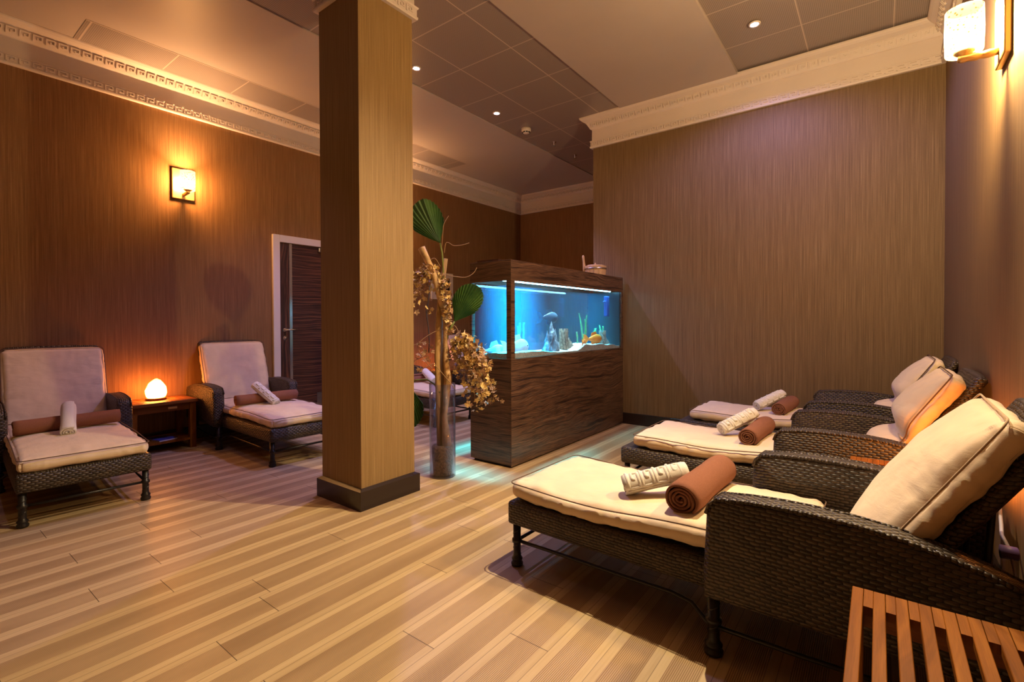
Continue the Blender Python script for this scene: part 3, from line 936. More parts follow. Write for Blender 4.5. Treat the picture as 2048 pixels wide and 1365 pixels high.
def lamp_table(x, y0, y1, label):
    W = y1 - y0; D = .36; h = .452
    t = empty('lamp_table', (x, y0, 0), 0, label, 'side table', 'teak tables between the left loungers')
    tp = MB(); tp.box(-D, .03, -.025, W + .008, h - .030, h - .002)
    tp.build('tabletop', M['teak_x'], t, bevel=.003)
    il = MB()
    for i in range(9):
        a = .02 + i * (W - .04) / 9
        il.box(-D + .03, 0, a, a + (W - .04) / 9 - .004, h - .004, h)
    il.build('inlaid_slats', M['teak_x'], t)
    for (xx, yy) in ((-.05, 0), (-.05, W - .05), (-D, 0), (-D, W - .05)):
        MB().box(xx, xx + .05, yy, yy + .05, 0, h - .03).build('leg', M['teak'], t, bevel=.002)
    dr = MB(); dr.box(-.03, -.012, .05, W - .05, h - .095, h - .03)
    d = dr.build('drawer_front', M['teak_x'], t, bevel=.002)
    MB().box(-.013, -.009, W * .5 + .03, W * .5 + .10, h - .076, h - .056).build('recessed_pull', M['brass'], d, bevel=.003)
    ap = MB(); ap.box(-D + .01, -.05, 0.01, .03, h - .095, h - .03); ap.box(-D + .01, -.05, W - .03, W - .01, h - .095, h - .03); ap.box(-D + .01, -D + .03, .05, W - .05, h - .095, h - .03)
    ap.build('apron', M['teak'], t)
    s = MB(); s.box(-D + .02, -.01, .01, W - .01, .075, .095); s.build('shelf', M['teak'], t)
    return t
lamp_table(-5.03, 1.30, 1.795, 'reddish teak side table with lower shelf carrying the glowing salt lamp at left')
lamp_table(-5.03, 4.70, 5.17, 'teak side table in the shadows behind the driftwood vase, carrying a salt lamp')

def salt_lamp(x, y, z, label, rz=0, s=1.0, mat='salt'):
    t = empty('salt_lamp', (x, y, z), rz, label, 'lamp', 'glowing salt rock lamps')
    MB().lathe([(.072 * s, 0), (.078 * s, .004), (.078 * s, .018), (.070 * s, .022)], seg=28).build('wooden_base', M['teak'], t)
    m = MB(); prof = [(.0, .020), (.060, .021), (.074, .035), (.079, .06), (.078, .09), (.070, .12), (.055, .15), (.034, .175), (.012, .190), (0, .192)]
    m.lathe([(r * s, z_ * s) for r, z_ in prof], seg=30)
    nv = []
    for p in m.v:
        q = Vector(p); k = 1 + .10 * noise.fractal(q * 22 + Vector((rz * 5, 1, 2)), 1, 2, 3)
        nv.append((q.x * k + .12 * (q.z * .06), q.y * k, q.z * (1 + .03 * noise.noise(q * 18))))
    m.v = nv
    r = m.build('salt_rock', M[mat], t, smooth=False)
    return t
salt_lamp(-5.20, 1.535, .452, 'glowing orange salt rock lamp on the reddish side table at left', 0)
salt_lamp(.25, 2.69, .500, 'salt rock lamp hidden behind the nearest back cushion, its orange glow on the wall', 1, .95)
salt_lamp(-5.12, 5.01, .452, 'salt rock lamp whose flame-like glow shows through the dried blossoms', 2, 1, 'salt_dim')

mg = empty('magazine', (-5.17, 1.565, .095), R(12), 'magazine with dark blue cover on the lower shelf of the lamp table', 'magazine')
MB().box(-.105, .105, -.075, .075, 0, .010).build('pages', M['paper'], mg)
MB().box(-.107, .107, -.077, .077, .010, .0115).build('cover', M['cover'], mg)

# ================================================================== SCONCES AND LIGHTS
def point(name, loc, energy, col, rad=.03, parent=None):
    l = bpy.data.lights.new(name, 'POINT'); l.energy = energy; l.color = col; l.shadow_soft_size = rad
    o = bpy.data.objects.new(name, l); COL.objects.link(o); o.location = loc
    if parent: o.parent = parent
    return o
WARM = (1.0, .52, .20)
GOLD = (1.0, .76, .43)
def sconce(x, y, z, nx, label, power, col=WARM):
    """x on the wall, z bottom of plate, nx = +1 / -1 into the room"""
    t = empty('wall_sconce', (x, y, z), 0 if nx > 0 else PI, label, 'wall lamp', 'square plate wall sconces')
    MB().box(0, .026, -.095, .095, 0, .29).build('back_plate', M['brass'], t, bevel=.006)
    a = MB()
    a.tube([(.024, 0, .045), (.04, 0, .045), (.055, 0, .045), (.070, 0, .045), (.080, 0, .046), (.090, 0, .047), (.115, 0, .048), (.135, 0, .049), (.150, 0, .050)], [.013, .015, .0165, .015, .013, .018, .015, .017, .012], 16)
    a.lathe([(.010, .052), (.018, .060), (.034, .072), (.036, .078), (.012, .080)], .130, 0, 0, 20)
    a.build('bracket_arm', M['brass'], t)
    s = MB(); s.lathe([(.036, .072), (.060, .070), (.062, .076), (.064, .16), (.062, .252), (.059, .252), (.060, .16), (.059, .080), (.036, .079)], .130, 0, 0, 32)
    s.build('glass_shade', M['shade'], t)
    point('bulb', (.130, 0, .165), power, col, .04, t)
    return t
sconce(XL, 1.835, 2.345, 1, 'lit wall sconce with square brass plate on the left wall, above the salt lamp', 95)
sconce(XL, 4.25, 2.345, 1, 'lit wall sconce on the left wall, hidden from view behind the pillar', 60)
sconce(XR, 2.78, 2.20, -1, 'lit wall sconce with a speckled glass shade on the right wall at the top edge', 380, GOLD)

def downlight(x, y, label, power, col, size=88, aim=None):
    t = empty('downlight', (x, y, ZC + .003), 0, label, 'ceiling light', 'recessed LED downlights')
    MB().lathe([(.028, 0), (.028, -.004), (.042, -.006), (.044, 0), (.044, .004)], seg=24).build('trim_ring', M['white_plastic'], t)
    MB().lathe([(0, -.0035), (.030, -.0035), (.030, .0)], seg=24).build('lens', M['led'], t)
    l = bpy.data.lights.new('led_spot', 'SPOT'); l.energy = power; l.color = col; l.spot_size = R(size); l.spot_blend = .5; l.shadow_soft_size = .025
    o = bpy.data.objects.new('led_spot', l); COL.objects.link(o); o.parent = t; o.location = (0, 0, -.012)
    if aim:      # swivelled lamp
        l.spot_blend = .9; o.rotation_euler = (Vector(aim) - Vector((x, y, ZC))).to_track_quat('-Z', 'Y').to_euler()
    return t
VIO = (.42, .36, 1.0)
downlight(-3.43, 3.07, 'violet tinted recessed ceiling light just right of the pillar', 125, VIO, 122)
downlight(-3.45, 4.28, 'white blue recessed ceiling light left of the smoke detector', 150, (.55, .5, 1))
downlight(-.796, 4.25, 'violet recessed ceiling light above the right loungers', 72, VIO, 150)
downlight(-.796, 2.72, 'recessed ceiling light over the nearest right lounger, out of the picture', 450, (1, .78, .48), 96, (-1.45, 1.15, 0))
downlight(-3.43, .65, 'recessed ceiling light above the leftmost lounger, out of the picture', 14, (.6, .45, 1))

# smoke detector and sprinklers
sd = empty('smoke_detector', (-3.44, 4.84, ZC + .004), 0, 'round white smoke detector on the perforated ceiling', 'smoke detector')
MB().lathe([(.058, 0), (.058, -.030), (.050, -.040), (.036, -.058), (.0, -.060)], seg=28).build('housing', M['white_plastic'], sd)
v_ = MB()
for k in range(8):
    a = k * PI / 4; v_.box(-.012, .012, -.004, .004, -.006, .006, Matrix.Translation((.043 * math.cos(a), .043 * math.sin(a), -.049)) @ Matrix.Rotation(a + PI / 2, 4, 'Z'))
v_.build('vent_slots', M['black'], sd)
def sprinkler(x, y, label):
    t = empty('sprinkler', (x, y, ZC + .004), 0, label, 'sprinkler', 'ceiling sprinkler heads')
    m = MB(); m.lathe([(.030, 0), (.028, -.004), (.012, -.006), (.010, -.03), (.005, -.034), (.004, -.05), (.018, -.051), (.018, -.053), (0, -.054)], seg=16)
    m.build('sprinkler_head', M['steel'], t)
sprinkler(-3.41, 5.43, 'small ceiling sprinkler head next to the smoke detector')
sprinkler(-3.44, 6.03, 'dark ceiling sprinkler head nearest the far wall')

# ================================================================== AQUARIUM
TX0, TX1, TY0, TY1 = -2.705, -2.278, 2.995, 5.06
def aquarium():
    t = empty('aquarium', (TX0, TY0, 0), 0, 'long glowing blue aquarium in a dark zebra wood cabinet with a wooden hood', 'aquarium')
    W, D = TX1 - TX0, TY1 - TY0
    zb, zt, zh = .855, 1.470, 1.633
    MB().box(.025, W - .02, .02, D, 0, .03).build('plinth', M['black'], t)
    MB().box(.006, W - .011, .013, D, .03, zb - .010).build('cabinet_body', M['zebra'], t)
    MB().box(W - .010, W, 0, D, .012, zb - .01).build('side_panel', M['zebra'], t, bevel=.001)
    MB().box(0, W - .011, 0, .012, .020, zb - .01).build('end_panel', M['zebra'], t, bevel=.001)
    dk = MB(); dk.box(.0, W, .0, D, zb - .0095, zb - .0005); dk.build('tank_shelf', M['zebra'], t)
    hd = MB(); hd.box(0, W, 0, .016, zt, zh); hd.box(W - .016, W, .016, D, zt, zh); hd.box(0, .016, .016, D, zt, zh); hd.box(.016, W - .016, .016, D, zh - .016, zh - .001)
    hd.build('hood', M['zebra'], t, bevel=.001)
    # uprights at the corners
    c = MB()
    c.box(W - .020, W, 0, .050, zb, zt); c.box(W - .045, W - .020, 0, .02, zb, zt)
    c.build('corner_post', M['zebra'], t)
    c = MB(); c.box(0, .018, 0, .04, zb, zt); c.build('corner_post', M['zebra'], t)
    c = MB(); c.box(W - .02, W, D - .045, D, zb, zt); c.box(0, .018, D - .045, D, zb, zt); c.build('corner_post', M['zebra'], t)
    # panes
    MB().box(W - .016, W - .008, .05, D - .045, zb, zt).build('long_pane', M['glass'], t)
    MB().box(.018, W - .045, .006, .014, zb, zt).build('end_pane', M['glass'], t)
    MB().box(.010, .018, .04, D - .045, zb, zt).build('far_pane', M['glass'], t)
    MB().box(.02, W - .02, D - .05, D - .044, zb, zt).build('back_pane', simple('tank_back_blue', (.006, .05, .07), .3), t)
    MB().box(.020, W - .018, .016, D - .052, zb + .001, zt - .03).build('water', M['water'], t)
    g = MB(); nx, ny = 36, 190; vs = []
    for j in range(ny + 1):
        for i in range(nx + 1):
            x = .021 + (W - .040) * i / nx; y = .017 + (D - .071) * j / ny
            h = .030 + .022 * math.sin(y * 4.6 + .6) * (1 if y > .5 else .6) + .030 * math.exp(-((y - 1.26) / .09) ** 2) + .014 * noise.noise(Vector((x * 9, y * 9, 0))) + .004 * noise.noise(Vector((x * 90, y * 90, 0)))
            vs.append((x, y, zb + .002 + max(.012, h)))
    fs = [(j * (nx + 1) + i, j * (nx + 1) + i + 1, (j + 1) * (nx + 1) + i + 1, (j + 1) * (nx + 1) + i) for j in range(ny) for i in range(nx)]
    base_ = len(vs); rim = [i for i in range(nx + 1)] + [j * (nx + 1) + nx for j in range(1, ny + 1)] + [ny * (nx + 1) + i for i in range(nx - 1, -1, -1)] + [j * (nx + 1) for j in range(ny - 1, 0, -1)]
    for r_ in rim: vs.append((vs[r_][0], vs[r_][1], zb + .001))
    for k_ in range(len(rim)): fs.append((rim[k_], base_ + k_, base_ + (k_ + 1) % len(rim), rim[(k_ + 1) % len(rim)]))
    g.add(vs, fs, False)
    go = g.build('gravel_bed', M['gravel'], t, recalc=False); go['kind'] = 'stuff'
    # LED tube under the hood
    MB().tube([(W * .72, .05, zt + .012), (W * .72, D - .08, zt + .012)], .010, 12).build('light_tube', M['tank_led'], t)
    MB().tube([(.06, .03, zt + .012), (W - .08, .03, zt + .012)], .010, 12).build('light_tube', M['tank_led'], t)
    def area(y0, y1, e, col, x=W * .5, sx=.27):
        l = bpy.data.lights.new('tank_light', 'AREA'); l.shape = 'RECTANGLE'; l.size = sx; l.size_y = y1 - y0; l.energy = e; l.color = col; l.spread = R(48)
        o = bpy.data.objects.new('tank_light', l); COL.objects.link(o); o.parent = t; o.location = (x, (y0 + y1) / 2, zt + .004)
    area(.03, .60, 90, (.01, .54, .92))
    area(.80, 1.5, 9, (.45, .85, 1.0))
    area(1.5, D - .08, 12, (.05, .55, .85))
    return t, W, D, zb
aq, AW, AD, AZ = aquarium()
GZ = AZ + .03

def water_plant(x, y, h, label, n=3, lean=.05):
    t = empty('water_plant', (x, y, GZ - .01), 0, label, 'aquarium plant', 'plastic aquarium plants')
    st = MB(); lf = MB()
    r_ = random.Random(int(y * 1000))
    for s_ in range(n):
        bx, by = r_.uniform(-.03, .03), r_.uniform(-.03, .03)
        hh = h * r_.uniform(.7, 1); lx, ly = r_.uniform(-lean, lean) * .4, r_.uniform(-lean, lean)
        pts = [(bx + lx * (k / 8) ** 2, by + ly * (k / 8) ** 2, hh * k / 8) for k in range(9)]
        st.tube(pts, .0018, 5)
        m = int(hh / .012)
        for i in range(m):
            f = (i + 1) / m; z = hh * f; cx = bx + lx * f * f; cy = by + ly * f * f
            for q in range(5):
                a = q * 2 * PI / 5 + i * .6; ln = .020 * (1 - .4 * f)
                dx, dy = math.cos(a), math.sin(a)
                px, py = -dy * .0035, dx * .0035
                lf.add([(cx, cy, z), (cx + dx * ln * .5 + px, cy + dy * ln * .5 + py, z + .004), (cx + dx * ln, cy + dy * ln, z + .010), (cx + dx * ln * .5 - px, cy + dy * ln * .5 - py, z + .004)], [(0, 1, 2, 3)])
    st.build('stems', M['waterplant'], t); lf.build('leaflets', M['waterplant'], t)
water_plant(-2.45, 4.50, .36, 'tallest feathery green plant in the aquarium, behind the orange fish', 3, .08)
water_plant(-2.42, 4.36, .17, 'short feathery plant left of the tallest one in the aquarium', 2)
water_plant(-2.47, 4.74, .25, 'leaning feathery plant right of the tallest aquarium plant', 2, .1)
water_plant(-2.50, 4.93, .26, 'bushy blue green plant below the filter in the aquarium corner', 4)
water_plant(-2.60, 3.55, .30, 'blue shadowed plant seen through the short end of the aquarium', 3)

def rock_spire():
    m = MB()
    for (ox, oy, h, r, lean) in ((0, 0, .285, .060, .01), (-.01, -.045, .20, .046, -.01), (.01, .045, .215, .044, .012), (.0, .075, .13, .034, .01), (-.005, -.078, .12, .032, -.01), (.03, .01, .15, .04, 0)):
        prof = [(0, 0)] + [(r * (1 - (k / 12) ** 1.3) + .001, h * k / 12) for k in range(0, 12)] + [(0, h)]
        b0 = len(m.v); m.lathe(prof, ox, oy, 0, 18, sx=.85, sy=1.0)
        for i in range(b0, len(m.v)):
            q = Vector(m.v[i]); k = 1 + .75 * (noise.noise(Vector((q.x * 40, q.y * 40, q.z * 9))) + .4 * noise.noise(Vector((q.x * 90, q.y * 90, q.z * 30))))
            f = q.z / h
            m.v[i] = (ox + (q.x - ox) * k, oy + (q.y - oy) * k + lean * f, q.z)
    o = m.build('rock_ornament', M['rock'], smooth=False); o.location = (-2.45, 3.84, GZ - .015)
    tag(o, 'pointed blue grey rock spire standing in the middle of the aquarium', 'aquarium ornament')
rock_spire()
def ruin(y, label, s=1.0, x=-2.44):
    t = empty('castle_ruin', (x, y, GZ - .005), 0, label, 'aquarium ornament', 'stone ruin ornaments')
    w = MB(); r_ = random.Random(int(y * 77))
    def course(cx, cy, rx, ry, z, n, h):
        for k in range(n):
            a = 2 * PI * (k + .5 * ((z * 100) % 2)) / n
            w.box(-.012 * s, .012 * s, -.009 * s, .009 * s, 0, h * .92, Matrix.Translation((cx + rx * math.cos(a), cy + ry * math.sin(a), z)) @ Matrix.Rotation(a + PI / 2, 4, 'Z'))
    for i in range(10): course(0, 0, .035 * s, .035 * s, i * .018 * s, 9, .018 * s)
    for k in range(0, 9, 2):
        a = 2 * PI * k / 9; w.box(-.010, .010, -.009, .009, .18 * s, .198 * s, Matrix.Translation((.036 * s * math.cos(a), .036 * s * math.sin(a), 0)) @ Matrix.Rotation(a + PI / 2, 4, 'Z'))
    w.lathe([(.030 * s, 0), (.030 * s, .175 * s), (0, .176 * s)], seg=14)
    w.build('tower', M['ruin'], t)
    b = MB()
    for i in range(7):
        n = 7 - i
        for k in range(n):
            b.box(-.012, .014, .045 * s + k * .022 * s, .045 * s + k * .022 * s + .020 * s, i * .018 * s, (i + .92) * .018 * s)
    b.build('stepped_wall', M['ruin'], t)
ruin(4.05, 'small stone castle ruin beside the rock spire in the aquarium', 1.0)
ruin(4.80, 'small stone arch ruin at the right end of the aquarium', .85, -2.40)

def fish(x, y, z, rz, mat, label, s=1.0, deep=1.0):
    t = empty('fish', (x, y, z), rz, label, 'fish', 'aquarium fish')
    m = MB(); seg = 18; n = 14; vs = []
    for i in range(n + 1):
        u = i / n; r = .030 * s * (math.sin(PI * min(1, u * 1.02) ** .72) ** .85) + .003 * s * (1 if u > .8 else 0)
        for k in range(seg):
            a = 2 * PI * k / seg
            vs.append((.065 * s - .13 * s * u, r * .45 * math.cos(a), r * deep * math.sin(a)))
    fs = [(i * seg + k, i * seg + (k + 1) % seg, (i + 1) * seg + (k + 1) % seg, (i + 1) * seg + k) for i in range(n) for k in range(seg)]
    m.add(vs, fs, True); m.build('body', mat, t)
    f = MB()
    def fin(pts, th=.0012):
        k = len(pts); vs = [(a * s, -th, b * s) for a, b in pts] + [(a * s, th, b * s) for a, b in pts]
        f.add(vs, [tuple(range(k)), tuple(range(2 * k - 1, k - 1, -1))] + [(i, (i + 1) % k, k + (i + 1) % k, k + i) for i in range(k)])
    fin([(-.055, .004), (-.085, .030), (-.115, .036), (-.100, .012), (-.098, 0), (-.100, -.012), (-.115, -.036), (-.085, -.030), (-.055, -.004)])
    fin([(.020, .026 * deep), (.005, .048 * deep), (-.030, .040 * deep), (-.040, .018 * deep)])
    fin([(.0, -.026 * deep), (-.010, -.044 * deep), (-.034, -.034 * deep), (-.036, -.014 * deep)])
    f.build('fins', mat, t)
    e = MB()
    for s_ in (-1, 1): e.lathe([(0, -.004 * s), (.004 * s, 0), (0, .004 * s)], .048 * s, s_ * .0085 * s, .006 * s, 10)
    e.build('eyes', M['black'], t)
fish(-2.36, 4.55, .965, R(70), M['goldfish'], 'bright orange goldfish swimming low in the middle right of the aquarium', 1.5, 1.1)
fish(-2.36, 4.31, .935, R(110), M['goldfish'], 'orange goldfish just left of the brighter one, near the gravel', 1.2, 1.0)
fish(-2.40, 3.26, .935, R(75), M['palefish'], 'large pale blue fish at the left end of the aquarium long side', 1.7, 1.35)
fish(-2.50, 3.08, .905, R(60), M['palefish'], 'pale rounded fish near the gravel behind the short aquarium pane', 1.4, 1.35)
fish(-2.47, 3.86, 1.185, R(78), M['bluefish'], 'grey blue fish gliding above the rock spire', 1.6, 1.1)

ft = empty('aquarium_filter', (-2.40, 4.90, 1.20), 0, 'blue cylinder filter hanging at the right end of the aquarium', 'filter')
MB().box(-.022, .022, -.030, .030, 0, .225).build('filter_body', M['filter'], ft, bevel=.01)
MB().tube([(0, -.03, .165), (0, -.06, .165), (.0, -.075, .16)], .008, 10).build('nozzle', M['filter'], ft)
MB().tube([(0, 0, .225), (.004, .01, .25), (-.004, .0, .268)], .003, 6).build('cable', M['black'], ft)

# bucket on the hood
def bucket():
    t = empty('sauna_bucket', (-2.470, 4.77, 1.633), R(20), 'pale wooden sauna bucket with one tall stave handle, on top of the aquarium', 'bucket')
    m = MB(); n = 16; r0, r1, h = .112, .120, .115
    for k in range(n):
        a0 = 2 * PI * k / n + .012; a1 = 2 * PI * (k + 1) / n - .012
        vs = []
        for z, r in ((0, r0), (h, r1)):
            for rr in (r, r - .012):
                for a in (a0, a1): vs.append((rr * math.cos(a), rr * math.sin(a), z))
        m.add(vs, [(0, 1, 3, 2), (4, 6, 7, 5), (0, 4, 5, 1), (2, 3, 7, 6), (0, 2, 6, 4), (1, 5, 7, 3)])
    m.lathe([(0, .006), (.1, .006), (.1, .012), (0, .012)], seg=24)
    m.build('staves', M['pale_wood'], t)
    hb = MB(); hb.lathe([(r1 + .001, h - .036), (r1 + .004, h - .034), (r1 + .004, h - .022), (r1 + .001, h - .020)], seg=32)
    hb.build('hoop', M['steel'], t)
    MB().lathe([(0, h - .012), (r1 - .014, h - .012), (r1 - .014, h + .004), (r1 - .03, h + .010), (0, h + .010)], seg=28).build('lid', M['pale_wood'], t)
    MB().lathe([(.008, h + .008), (.010, h + .028), (.006, h + .036), (0, h + .038)], .0, 0, 0, 14).build('lid_knob', M['pale_wood'], t)
    hs = MB(); a = R(195)
    hs.tube([(r1 * math.cos(a) * k, r1 * math.sin(a) * k, z) for k, z in ((.99, .02), (1.0, h), (1.04, h + .05), (1.07, h + .085), (1.09, h + .105), (1.10, h + .122))], [.024, .023, .017, .018, .020, .010], 12, flat=.7)
    hs.build('stave_handle', M['pale_wood'], t)
bucket()
wt = empty('wooden_tray', (-2.53, 3.065, 1.633), R(8), 'small flat dark wooden tray lying on the near end of the aquarium hood', 'tray')
tm = MB(); tm.box(-.10, .10, -.06, .06, 0, .008); tm.box(-.10, .10, -.06, -.052, .008, .016); tm.box(-.10, .10, .052, .06, .008, .016); tm.box(-.10, -.092, -.052, .052, .008, .016); tm.box(.092, .10, -.052, .052, .008, .016)
tm.build('tray_board', M['zebra_d'], wt)

# picture on the left wall
pc = empty('picture_frame', (XL, 5.335, 1.70), 0, 'white matted picture with a small dark print on the left wall behind the driftwood', 'picture')
MB().box(0, .018, -.235, .235, -.205, .205).build('white_frame', M['white_paint'], pc, bevel=.003)
MB().box(.018, .020, -.22, .22, -.19, .19).build('mat_board', M['mat_board'], pc)
MB().box(.020, .0215, -.155, .155, -.135, .125).build('print', M['black_print'], pc)

# ================================================================== DRIFTWOOD ARRANGEMENT
def arrangement():
    cx, cy = -2.590, 2.556
    t = empty('driftwood_arrangement', (cx, cy, .012), 0, 'dried orchid and palm leaf arrangement with driftwood trunks in the glass cylinder', 'plant arrangement')
    # image axes at this place: right vector and depth vector
    rt = Vector((.797, .604, 0)); dp = Vector((-.604, .797, 0))
    def P(u, z, d=0.0):      # u metres to the right as seen from the sofa side, z height above floor
        q = rt * u + dp * d; return Vector((q.x, q.y, z - .012))
    pot = MB(); pot.lathe([(0, 0), (.066, 0), (.070, .01), (.078, .12), (.082, .205), (.076, .215), (0, .212)], seg=28)
    po = pot.build('cork_pot', M['cork'], t)
    tr = MB()
    pts = [P(.035, .20), P(.025, .32), P(.015, .45), P(.035, .58), P(.045, .72), P(.035, .86), P(.025, 1.0), P(.028, 1.12), P(.02, 1.22), P(-.01, 1.34), P(-.045, 1.46), P(-.09, 1.58), P(-.15, 1.70)]
    tr.tube(pts, [.040, .028, .024, .027, .027, .020, .017, .019, .024, .026, .024, .024, .028], 14)
    nv = []
    for p in tr.v:
        q = Vector(p); k = noise.noise(q * 14) * .010; nv.append((q.x + k, q.y + k, q.z + noise.noise(q * 20) * .006))
    tr.v = nv
    tr.build('pale_trunk', M['drift'], t)
    t2 = MB()
    t2.tube([P(-.020, .2, .02), P(-.025, .5, .02), P(-.030, .9, .02), P(-.020, 1.2, .02), P(-.005, 1.40, .015), P(.030, 1.62, .01)], [.030, .032, .036, .032, .024, .018], 12, flat=.6)
    t2.build('bark_trunk', M['trunk2'], t)
    t3 = MB(); t3.tube([P(.005, .21, .05), P(.005, .6, .05), P(.0, 1.05, .05)], [.020, .022, .012], 10)
    t3.build('dark_cane', M['trunk2'], t)
    # fan palm leaves
    def leaf(name, base, d_out, side, Ln, wid, fold, n=26, stem=None, curl=0.0, a0=-100, a1=100):
        d_out = Vector(d_out).normalized(); side = Vector(side).normalized(); nr = d_out.cross(side).normalized()
        m = MB(); vs = []; rings = 7
        for j in range(rings + 1):
            f = j / rings
            for i in range(n * 2 + 1):
                s_ = i / (n * 2); a = R(a0 + (a1 - a0) * s_)
                ln = Ln * (.62 + .38 * math.cos(a * .75)) * f
                w = wid * math.sin(a) * f * (.55 + .45 * math.cos(a * .6))
                z = (.014 * f if i % 2 else -.0) + fold * abs(math.sin(a)) * f - curl * f * f
                vs.append(base + d_out * (ln * math.cos(a * .55)) + side * w + nr * z)
        W = n * 2 + 1
        fs = [(j * W + i, j * W + i + 1, (j + 1) * W + i + 1, (j + 1) * W + i) for j in range(rings) for i in range(W - 1)]
        m.add(vs, fs, False)
        o = m.build('palm_leaf', M['leaf'], t, recalc=False)
        so = o.modifiers.new('thick', 'SOLIDIFY'); so.thickness = .0012
        if stem:
            MB().tube(stem, [.008 - .003 * k / len(stem) for k in range(len(stem))], 8).build('leaf_stem', M['stem_g'], o)
        return o
    # upper left leaf, folded
    leaf('a', P(-.010, 1.735), rt * -.40 + Vector((0, 0, .90)) + dp * -.1, rt * .75 + Vector((0, 0, .35)) + dp * .45, .335, .16, .09, 16, [P(.01, 1.46), P(.012, 1.55), P(.003, 1.66), P(-.010, 1.735)], .05)
    # right leaf, facing the viewer
    leaf('b', P(.095, 1.150, -.02), rt * .55 + Vector((0, 0, .83)), Vector((0, 0, -.5)) + rt * .8 + dp * .3, .315, .130, .02, 18, [P(.03, 1.0), P(.05, 1.08), P(.095, 1.150, -.02)], .0)
    # low left leaf behind the pillar edge
    leaf('c', P(-.27, .68, .05), rt * -.1 + Vector((0, 0, -1)), rt * .75 + dp * .5, .36, .16, .03, 20, [P(-.02, .62), P(-.06, .68, .02), P(-.12, .715, .04), P(-.20, .71, .05), P(-.27, .68, .05)], .0)
    # flower sprays
    def flower(m, c, nrm, s_):
        nrm = nrm.normalized(); a = nrm.orthogonal().normalized(); b = nrm.cross(a)
        ph = rnd.uniform(0, 6)
        for k in range(5):
            an = ph + k * 2 * PI / 5; d = a * math.cos(an) + b * math.sin(an); e = nrm.cross(d)
            l_ = s_ * rnd.uniform(.8, 1.15); w = s_ * .36
            up = nrm * (s_ * rnd.uniform(-.1, .45))
            m.add([c, c + d * l_ * .5 + e * w + up * .5, c + d * l_ + up, c + d * l_ * .5 - e * w + up * .5], [(0, 1, 2, 3)])
        m.add([c + a * .2 * s_, c + b * .2 * s_, c - a * .2 * s_, c - b * .2 * s_, c + nrm * .45 * s_], [(0, 1, 4), (1, 2, 4), (2, 3, 4), (3, 0, 4)])
    def rv(): return Vector((rnd.uniform(-1, 1), rnd.uniform(-1, 1), rnd.uniform(-1, 1)))
    def spray(center_fn, count, s0, s1, stems, lab):
        st = MB()
        for sp_ in stems: st.tube(sp_, [.0030 - .0016 * i / len(sp_) for i in range(len(sp_))], 6)
        so = st.build('spray_stem', M['vine'], t)
        ya = MB(); ra = MB()
        for i in range(count):
            c = center_fn(i); (ya if rnd.random() < .55 else ra).__class__
            flower(ya if rnd.random() < .58 else ra, c, rv() + Vector((0, 0, -.3)) - dp * .5, rnd.uniform(s0, s1))
        for mm, mt in ((ya, M['petal_y']), (ra, M['petal_r'])):
            o = mm.build('dried_blossoms', mt, t, recalc=False, smooth=False); o['kind'] = 'stuff'
    # big drooping cluster at right
    def arc(u0, z0, u1, z1, hump, d=0):
        return [P(u0 + (u1 - u0) * k / 10, z0 + (z1 - z0) * (k / 10) ** 2 + hump * math.sin(PI * k / 10), d * k / 10) for k in range(11)]
    stems = [arc(.05, .93, .36 + rnd.uniform(-.08, .03), .58 + rnd.uniform(0, .22), .10 + rnd.uniform(-.02, .05), rnd.uniform(-.10, .08)) for _ in range(7)]
    stems += [arc(.05, .90, .20, .56, .06, -.05), arc(.05, .88, .26, .50, .08, .02)]
    allp = [p for s_ in stems for p in s_[3:]]
    spray(lambda i: rnd.choice(allp) + rv() * .05, 520, .016, .030, stems, 'r')
    st2 = [arc(-.02, 1.50, -.20 + rnd.uniform(-.05, .08), 1.22 + rnd.uniform(0, .18), .06, rnd.uniform(-.03, .06)) for _ in range(5)]
    ap2 = [p for s_ in st2 for p in s_[3:]]
    spray(lambda i: rnd.choice(ap2) + rv() * .04, 210, .015, .028, st2, 'l')
    st3 = [[P(.0, 1.50), P(.03, 1.40, -.03), P(.04, 1.30, -.04), P(.045, 1.18, -.03), P(.055, 1.08, -.03)]]
    spray(lambda i: st3[0][rnd.randrange(5)].lerp(st3[0][rnd.randrange(5)], rnd.random()) + rv() * .030, 150, .013, .024, st3, 'm')
    # thin curling vines
    vi = MB()
    for pl in ([P(.0, 1.70), P(.012, 1.80, -.02), P(.02, 1.87, -.02), P(.055, 1.93, -.02)], [P(.02, 1.66), P(.03, 1.73), P(.055, 1.735), P(.09, 1.715), P(.16, 1.72), P(.205, 1.735)],
               [P(.03, 1.50), P(.10, 1.485), P(.18, 1.48), P(.235, 1.51), P(.26, 1.55)], [P(-.01, 1.56), P(-.05, 1.62), P(-.09, 1.60), P(-.11, 1.54)],
               [P(.02, 1.10), P(-.08, 1.06, -.03), P(-.17, .98, -.04), P(-.13, .88, -.05), P(-.06, .80, -.05)], [P(-.15, .96), P(-.10, .86), P(-.05, .74), P(-.02, .60)],
               [P(-.06, .84), P(-.16, .80), P(-.22, .84)], [P(-.10, .90), P(-.20, .86), P(-.24, .76)], [P(-.12, 1.0), P(-.22, .97), P(-.26, .90)], [P(-.05, .84, -.06), P(.02, .76, -.07), P(.10, .66, -.06)],
               [P(.06, 1.06), P(.09, 1.12), P(.12, 1.07), P(.10, 1.0)], [P(.05, .98), P(.16, .99), P(.24, .98), P(.245, .93)]):
        # smooth the polyline
        pts = []
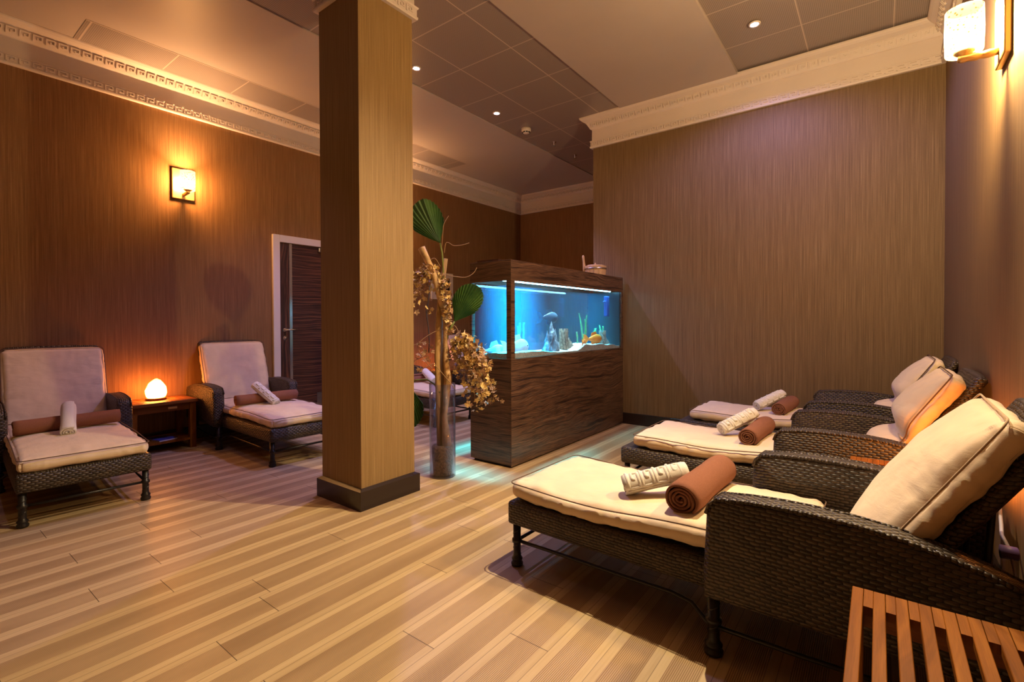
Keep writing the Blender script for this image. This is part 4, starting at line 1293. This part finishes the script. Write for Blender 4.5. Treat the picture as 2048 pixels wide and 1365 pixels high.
        for i in range(len(pl) - 1):
            a = pl[max(i - 1, 0)]; b = pl[i]; c = pl[i + 1]; d = pl[min(i + 2, len(pl) - 1)]
            for k in range(6):
                s_ = k / 6
                pts.append(.5 * ((2 * b) + (c - a) * s_ + (2 * a - 5 * b + 4 * c - d) * s_ ** 2 + (3 * b - a - 3 * c + d) * s_ ** 3))
        pts.append(pl[-1])
        vi.tube(pts, .0026, 6)
    vi.build('curling_vines', M['vine'], t)
    tw = MB()
    tw.tube([P(-.09, 1.42), P(-.10, 1.30), P(-.115, 1.20), P(-.10, 1.10), P(-.095, 1.0), P(-.10, .92)], .0045, 7); tw.tube([P(-.085, 1.36), P(-.12, 1.24), P(-.105, 1.12)], .003, 6)
    tw.build('dark_twigs', M['twig_d'], t)
    # leaflets at the lower left
    lf = MB()
    for _ in range(26):
        c = P(rnd.uniform(-.20, -.06), rnd.uniform(.78, 1.0), rnd.uniform(-.05, .02)); flower(lf, c, rv(), .020)
    o = lf.build('dried_leaflets', M['petal_r'], t, recalc=False); o['kind'] = 'stuff'
arrangement()
vs_ = empty('glass_vase', (-2.590, 2.556, 0), 0, 'tall clear glass cylinder vase on the floor between pillar and aquarium', 'vase')
MB().lathe([(0, 0), (.093, 0), (.097, .006), (.097, .690), (.093, .690), (.093, .010), (0, .010)], seg=48).build('glass_cylinder', M['vase'], vs_)

# power cord with switch on the right wall
pcd = empty('power_cord', (.36, 2.40, .36), 0, 'pale power cord with violet inline plug hanging by the right wall behind the nearest lounger', 'cord')
MB().tube([(.0, .17, .16), (.005, .14, .085), (.0, .075, .045), (-.005, .03, .02), (0, -.05, .005)], .006, 8).build('cable', M['cord'], pcd)
MB().lathe([(.022, -.022), (.022, .02), (.016, .024)], M=Matrix.Translation((-.004, -.085, .0)) @ Matrix.Rotation(PI / 2, 4, 'Y'), seg=20).build('plug', M['switch'], pcd)
MB().tube([(0, -.10, -.015), (.01, -.12, -.08), (.02, -.14, -.355)], .004, 8).build('lower_cable', M['cord'], pcd)

# ================================================================== WORLD, CAMERA, VIEW
w = bpy.data.worlds.new('World'); C.world = w; w.use_nodes = True
w.node_tree.nodes['Background'].inputs[0].default_value = (.02, .02, .025, 1)
w.node_tree.nodes['Background'].inputs[1].default_value = 1

cam_d = bpy.data.cameras.new('Camera'); cam = bpy.data.objects.new('Camera', cam_d); COL.objects.link(cam); C.camera = cam
F_, YAW, PIT, ROL, SY = 967.9004, R(37.14894), R(.71042), R(.18437), -27.2353
f = Vector((-math.sin(YAW) * math.cos(PIT), math.cos(YAW) * math.cos(PIT), -math.sin(PIT)))
rt = Vector((math.cos(YAW), math.sin(YAW), 0)); dn = f.cross(rt)
c_, s_ = math.cos(ROL), math.sin(ROL)
xr = c_ * rt + s_ * dn; yd = -s_ * rt + c_ * dn
mt = Matrix((xr, -yd, -f)).transposed().to_4x4(); mt.translation = (0, 0, 1.15)
cam.matrix_world = mt
cam_d.sensor_fit = 'HORIZONTAL'; cam_d.sensor_width = 36; cam_d.lens = F_ / 2048 * 36
cam_d.shift_y = SY / 2048
cam_d.clip_start = .02; cam_d.clip_end = 60

C.view_settings.view_transform = 'Standard'; C.view_settings.look = 'None'
C.view_settings.exposure = 0.34; C.view_settings.gamma = 1
C.view_settings.use_curve_mapping = False
C.render.engine = 'CYCLES'
cy = C.cycles
cy.use_denoising = True
cy.max_bounces = 8; cy.diffuse_bounces = 4; cy.glossy_bounces = 3; cy.transparent_max_bounces = 16; cy.volume_bounces = 1
cy.caustics_reflective = False; cy.caustics_refractive = False
cy.sample_clamp_indirect = 4
